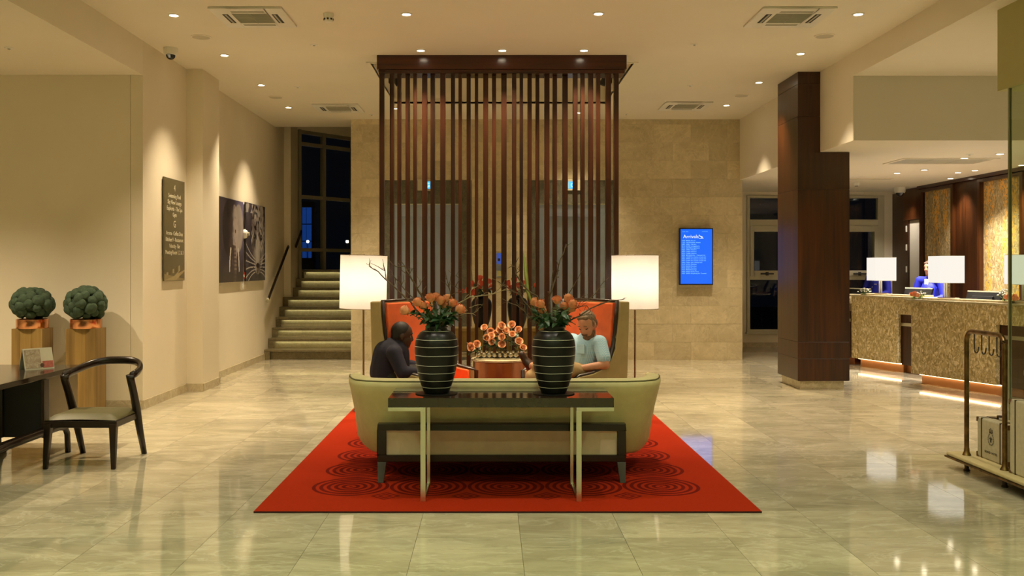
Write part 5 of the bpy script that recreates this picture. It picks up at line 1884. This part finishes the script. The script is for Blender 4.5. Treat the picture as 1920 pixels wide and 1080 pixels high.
def desk(A, L, Lw, label, led_end):
    t = thing('reception_desk', label, 'desk', (A[0], A[1], 0), DANG)
    M_plin = plain('copper_plinth', (.50, .25, .11), .35, .6, var=.05)
    MB().box(0, L, 0, .07, .14, 1.165).build('stone_front', M_desk, t, bevel=.003)
    MB().box(L + .001, L + Lw, 0.01, .07, .914, 1.165).build('stone_apron', M_desk, t)
    MB().box(-.10, L + Lw, -.008, .42, 1.166, 1.19).build('counter_top', M_top, t, bevel=.003)
    MB().box(.05, L + .3, .14, .42, 1.191, 1.215).build('ledge', M_top, t, bevel=.003)
    MB().box(.02, L + Lw, .43, .88, .98, 1.01).build('work_surface', M_woodH, t)
    MB().box(0.02, L, .075, .42, .14, 1.16).build('carcass', M_wood, t)
    w = MB().box(L + .002, L + Lw, .075, .60, .12, .912).build('wood_block', M_wood, t, bevel=.003)
    MB().box(L + .004, L + Lw, .068, .075, .73, .78).build('metal_strip', M_steel, w)
    MB().box(.10, led_end, .10, .60, 0, .138).build('plinth', M_plin, t)
    MB().box(led_end + .002, L + Lw, .16, .60, 0, .118).build('plinth', M_plin, t)
    MB().box(.08, led_end - .03, .075, .092, .126, .139).build('light_strip', M_led, t)
    MB().box(.02, .06, .45, 1.0, 0, .98).build('end_panel', M_wood, t)
    return t


desk((6.0, 13.3), 1.433, .95, 'nearer shell stone reception desk behind the luggage trolley', 1.50)
desk((6.04, 15.6), 1.04, .80, 'farther shell stone reception desk beside the wooden column', 1.06)
t = thing('reception_desk', 'wood fronted desk end seen between the column and the farther stone desk', 'desk', (5.72, 16.55, 0), DANG)
MB().box(0, .86, .10, .6, .12, .912).build('wood_block', M_wood, t, bevel=.003)
MB().box(0, .86, 0.03, .42, .914, 1.165).build('stone_apron', M_desk, t)
MB().box(0, .86, .02, .42, 1.166, 1.19).box(0, .86, .42, .88, .98, 1.01).build('counter_top', M_top, t)
MB().box(0, .86, .092, .10, .73, .78).build('metal_strip', M_steel, t)
MB().box(.05, .86, .18, .6, 0, .118).build('plinth', M_copper2, t)


def desk_lamp(px, Y, z0, label, w=.172):
    x = (px - PX) * Y / FOC
    t = thing('desk_lamp', label, 'lamp', (x, Y, z0), DANG * 0)
    MB().box(-.085, .085, -.085, .085, 0, .012).build('base', M_chrome, t, bevel=.003)
    MB().lathe([(.012, .012), (.012, .30)], 12).build('stem', M_alu, t, smooth=60)
    MB().lathe([(.012, .012), (.012, .30)], 12, 0, Matrix.Translation((-.03, 0, 0))).build('stem', M_alu, t, smooth=60)
    zb, zt = .215, .592
    s = MB()
    for a, b_ in (((-w, -w), (w, -w)), ((w, -w), (w, w)), ((w, w), (-w, w)), ((-w, w), (-w, -w))):
        s.quad((*a, zb), (*b_, zb), (*b_, zt), (*a, zt))
    o_ = s.build('shade', M_shade2, t)
    r_ = MB()
    for z in (zb, zt):
        r_.tube([(-w, -w, z), (w, -w, z), (w, w, z), (-w, w, z), (-w, -w, z)], .003, 4)
    r_.build('shade_rim', M_alu, o_)
    l = bpy.data.lights.new('lamp_light', 'POINT'); l.energy = 7; l.color = WHITE; l.shadow_soft_size = .05
    q = bpy.data.objects.new('lamp_light', l); C.objects.link(q); q.parent = t; q.location = (0, 0, .45)
    return t


desk_lamp(1652.5, 15.365, 1.2155, 'square white desk lamp on the farther desk, hiding a receptionist')
desk_lamp(1774, 13.1, 1.2155, 'square white desk lamp on the nearer desk beside a receptionist')
desk_lamp(1922, 11.9, 1.2155, 'square white desk lamp seen through the glass pane at the right edge')


def monitor(px, Y, zt, label, yaw=DANG, w=.29):
    x = (px - PX) * Y / FOC
    t = thing('monitor', label, 'monitor', (x, Y, 1.0105), yaw)
    Mt = Matrix.Translation((0, 0, zt - 1.0105)) @ Matrix.Rotation(-.35, 4, 'X')
    MB().box(-w, w, -.012, .02, -.30, 0, 0, Mt).build('case', plain('monitor_black', (.018, .016, .014), .35), t, bevel=.004)
    MB().box(-w, w, -.016, -.012, -.02, 0, 0, Mt).build('rim', M_alu, t)
    MB().box(-w * .6, w * .6, -.035, -.012, -.25, -.08, 0, Mt).build('back_bulge', M_black, t, bevel=.008)
    MB().box(-.03, .03, .04, .07, .01, max(.05, zt - 1.0105 - .16)).build('stand', M_black, t)
    MB().box(-.12, .12, -.02, .16, 0, .012).build('base', M_black, t, bevel=.004)


monitor(1612, 16.75, 1.27, 'black monitor back on the farther desk beside the column')
monitor(1724, 15.11, 1.313, 'black monitor back between the two reception lamps')
monitor(1848, 12.875, 1.319, 'black monitor back nearest the glass pane on the nearer desk')


def posy(px, py, Y, kind, label, n=16, R=.09):
    p = at(px, py, Y)
    zb = 1.1905
    t = thing('posy', label, 'flowers', (p.x, p.y, zb))
    rr = random.Random(int(px))
    hgt = max(.05, p.z - zb)
    MB().lathe([(.03, 0), (.038, .012), (.034, min(.07, hgt * .8)), (.030, min(.07, hgt * .8)), (.03, .01)], 16).build('glass_vase', M_clear, t, smooth=40)
    for k in range(n):
        a, q = rr.uniform(0, 6.28), R * math.sqrt(rr.random())
        e = V(q * math.cos(a), q * math.sin(a), hgt + R * .8 * (1 - (q / R) ** 2) * rr.uniform(.3, 1) - .02)
        MB().tube([V(0, 0, .02), V(e.x * .3, e.y * .3, e.z * .6), e], .002, 4).build('stem', M_stem, t)
        if kind == 'white':
            if k % 2:
                o_ = put('leaf', LEAF[2], t, e * .9, (rr.uniform(-1, 1), rr.uniform(-1, 1), a)); o_.scale = (.7, .9, .7)
            MB().ball(tuple(e), .013, 7, 5, 0, (1, 1, .7)).build('blossom', M_white, t, smooth=True)
        else:
            o_ = put('blossom', BUD[k % 3], t, e, (rr.uniform(-.6, .6), rr.uniform(-.6, .6), a)); o_.scale = (.85, .85, .8)
    return t


posy(1620, 545, 15.46, 'white', 'small white flower posy on the farther desk before the monitor', 18, .10)
posy(1726, 551, 13.36, 'white', 'small white flower posy on the far corner of the nearer desk', 18, .09)
posy(1884, 552, 12.05, 'white', 'leafy white posy beside the glass pane on the desk', 20, .12)
posy(1714, 562, 13.32, 'rose', 'low bunch of orange roses on the corner of the nearer desk', 6, .06)
posy(1897, 572, 11.84, 'rose', 'bunch of orange roses seen through the glass pane', 8, .08)

# ================================================================== LUGGAGE TROLLEY AND SUITCASES
t = thing('luggage_trolley', 'aged brass luggage trolley with hanging hooks at the right edge', 'trolley', (3.86, 7.0, 0))
MB().box(-.09, .62, -1.0, .72, .098, .128).build('deck', M_carpet, t, bevel=.01)
MB().box(-.10, .63, -1.01, .73, .082, .097).build('deck_edge', M_brass, t, bevel=.004)
for k, x in enumerate((0, .52)):
    pts = [V(x, .56, .128), V(x, .56, 1.05)] + [V(x, .475 + .085 * math.cos(a), 1.05 + .085 * math.sin(a)) for a in [k * PI / 12 for k in range(1, 7)]] + [V(x, .085 - .085 * math.sin(a), 1.05 + .085 * math.cos(a)) for a in [k * PI / 12 for k in range(0, 7)]] + [V(x, 0, .128)]
    MB().tube(pts, .019, 10).build('hoop', M_brass, t, smooth=50)
for x in (0, .52):
    for y in (.56, 0, -.85):
        if y > -.5:
            MB().lathe([(.034, .128), (.03, .14), (.022, .155), (.020, .19)], 16, 0, Matrix.Translation((x, y, 0))).build('post_collar', M_brass, t, smooth=40)
        MB().lathe([(.022, 0), (.026, .008), (.016, .02), (.018, .05), (.013, .06), (.016, .082)], 14, 0, Matrix.Translation((x, y, 0))).build('foot', M_trim, t, smooth=40)
for y in (.44, .33, .22, .11):
    hk = [V(0, y, 1.12), V(0, y, 1.02)] + [V(0, y - .03 + .03 * math.cos(a), 1.0 - .03 * math.sin(a)) for a in [k * PI / 6 for k in range(0, 7)]]
    hk.append(V(0, y - .066, 1.02))
    MB().tube(hk, .005, 6).build('hook', M_trim, t, smooth=True)

RC = (PI / 2, 0, -PI / 2)


def suitcase(name, x0, y0, y1, z0, z1, th, label, straps, corner=True):
    """upright case; its broad face looks to -x"""
    t = thing('suitcase', label, 'suitcase', (x0, y1, z0))
    w, hh = y1 - y0, z1 - z0
    MB().box(0, th, -w, 0, 0, hh).build('shell', M_canvas, t, bevel=.012)
    for s_ in straps:
        MB().box(-.003, th + .003, -s_ * w - .007, -s_ * w + .007, -.0, hh + .003).build('strap', M_trim, t, bevel=.002)
    MB().box(th * .5 - .004, th * .5 + .004, -w - .003, .003, .002, hh + .003).build('seam', M_trim, t)
    cs = .038
    for yy in (0, -w):
        for zq in (0, hh):
            sy, sz = (-1 if yy == 0 else 1), (1 if zq == 0 else -1)
            b = MB()
            for xq, sx in ((0, -1), (th, 1)):
                b.add([(xq + sx * .003, yy - sy * .003, zq - sz * .003 * 0), (xq + sx * .003, yy + sy * cs, zq), (xq + sx * .003, yy + sy * cs * .55, zq + sz * cs * .55), (xq + sx * .003, yy - sy * .003, zq + sz * cs)], [(0, 1, 2, 3)])
            b.add([(-.003, yy - sy * .003, zq), (th + .003, yy - sy * .003, zq), (th + .003, yy - sy * .003, zq + sz * cs), (-.003, yy - sy * .003, zq + sz * cs)], [(0, 1, 2, 3)])
            b.build('corner_guard', plain('corner_leather', (.13, .06, .025), .5), t)
    MB().tube([(th / 2, -w * .35, hh), (th / 2, -w * .36, hh + .028), (th / 2, -w * .5, hh + .034), (th / 2, -w * .64, hh + .028), (th / 2, -w * .65, hh)], .008, 8).build('handle', M_trim, t, smooth=True)
    for f_ in (.2, .8):
        MB().box(th / 2 - .02, th / 2 + .02, -w * f_ - .02, -w * f_ + .02, hh, hh + .008).build('latch', M_brass, t)
    return t


M_ink = plain('printed_ink', (.035, .028, .018), .7)


def crest(t, y, z, s):
    """crown over a laurel wreath with a lily inside"""
    b = MB()
    X = -.0038
    def poly(pts):
        b.add([(X, y - p[0] * s, z + p[1] * s) for p in pts], [tuple(range(len(pts)))])
    # crown
    poly([(-.28, .62), (.28, .62), (.28, .70), (-.28, .70)])
    for a, c in ((-.28, -.30), (-.14, -.17), (0, 0), (.14, .17), (.28, .30)):
        poly([(a - .05, .71), (a + .05, .71), (c + .02, .92), (c - .02, .92)])
        poly([(c + .045 * math.cos(k * PI / 4), .95 + .045 * math.sin(k * PI / 4)) for k in range(8)])
    poly([(-.03, 1.0), (.03, 1.0), (.03, 1.12), (-.03, 1.12)]); poly([(-.07, 1.04), (.07, 1.04), (.07, 1.08), (-.07, 1.08)])
    # wreath leaves
    for sg in (-1, 1):
        for k in range(9):
            a = -1.35 + k * .30
            cx_, cy_ = sg * .46 * math.cos(a), .52 * math.sin(a) + .05
            d = a + .8
            dx, dy = sg * math.cos(d) * .11, math.sin(d) * .11
            nx_, ny_ = -dy * .45, dx * .45
            poly([(cx_ - dx, cy_ - dy), (cx_ + nx_, cy_ + ny_), (cx_ + dx, cy_ + dy), (cx_ - nx_, cy_ - ny_)])
    b.build('crest', M_ink, t)
    lily(t, y, z, s * .8)


def lily(t, y, z, s):
    b = MB()
    X = -.0038
    def poly(pts):
        b.add([(X, y - p[0] * s, z + p[1] * s) for p in pts], [tuple(range(len(pts)))])
    poly([(0, .45), (.10, .22), (.06, -.05), (-.06, -.05), (-.10, .22)])
    for sg in (-1, 1):
        poly([(sg * .08, -.04), (sg * .12, .16), (sg * .24, .26), (sg * .34, .18), (sg * .32, .05), (sg * .25, .14), (sg * .17, .08), (sg * .14, -.04)])
        poly([(sg * .03, -.12), (sg * .10, -.30), (sg * .20, -.26), (sg * .09, -.12)])
    poly([(-.17, -.05), (.17, -.05), (.17, -.11), (-.17, -.11)])
    poly([(-.05, -.12), (.05, -.12), (0, -.42)])
    b.build('lily', M_ink, t)


c1 = suitcase('suitcase', 3.93, 7.105, 7.535, .1285, .445, .17, 'small cream canvas suitcase with crowned crest on the trolley', (.165, .80))
crest(c1, -.215, .165, .085)
words('lettering', 'GRAND  HOTEL', .026, M_ink, c1, (-.0042, -.215, .055), RC, 'CENTER')
c2 = suitcase('suitcase', 3.85, 6.25, 6.92, .1285, .675, .2, 'large cream canvas suitcase with a lily emblem at the right edge', (.115, .885))
lily(c2, -.29, .26, .11)
for body_, z_ in (('Bel Ami', .335), ('Paris', .165)):
    words('lettering', body_, .05, M_ink, c2, (-.0042, -.29, z_), RC, 'CENTER')
MB().box(-.005, 0, -.26, -.20, .42, .48).build('label_patch', plain('patch_brown', (.10, .055, .025), .6), c2)
c3 = suitcase('suitcase', 3.88, 6.17, 6.785, .72, .90, .3, 'cream suitcase lying on top of the large one at the right edge', (.2, .8))
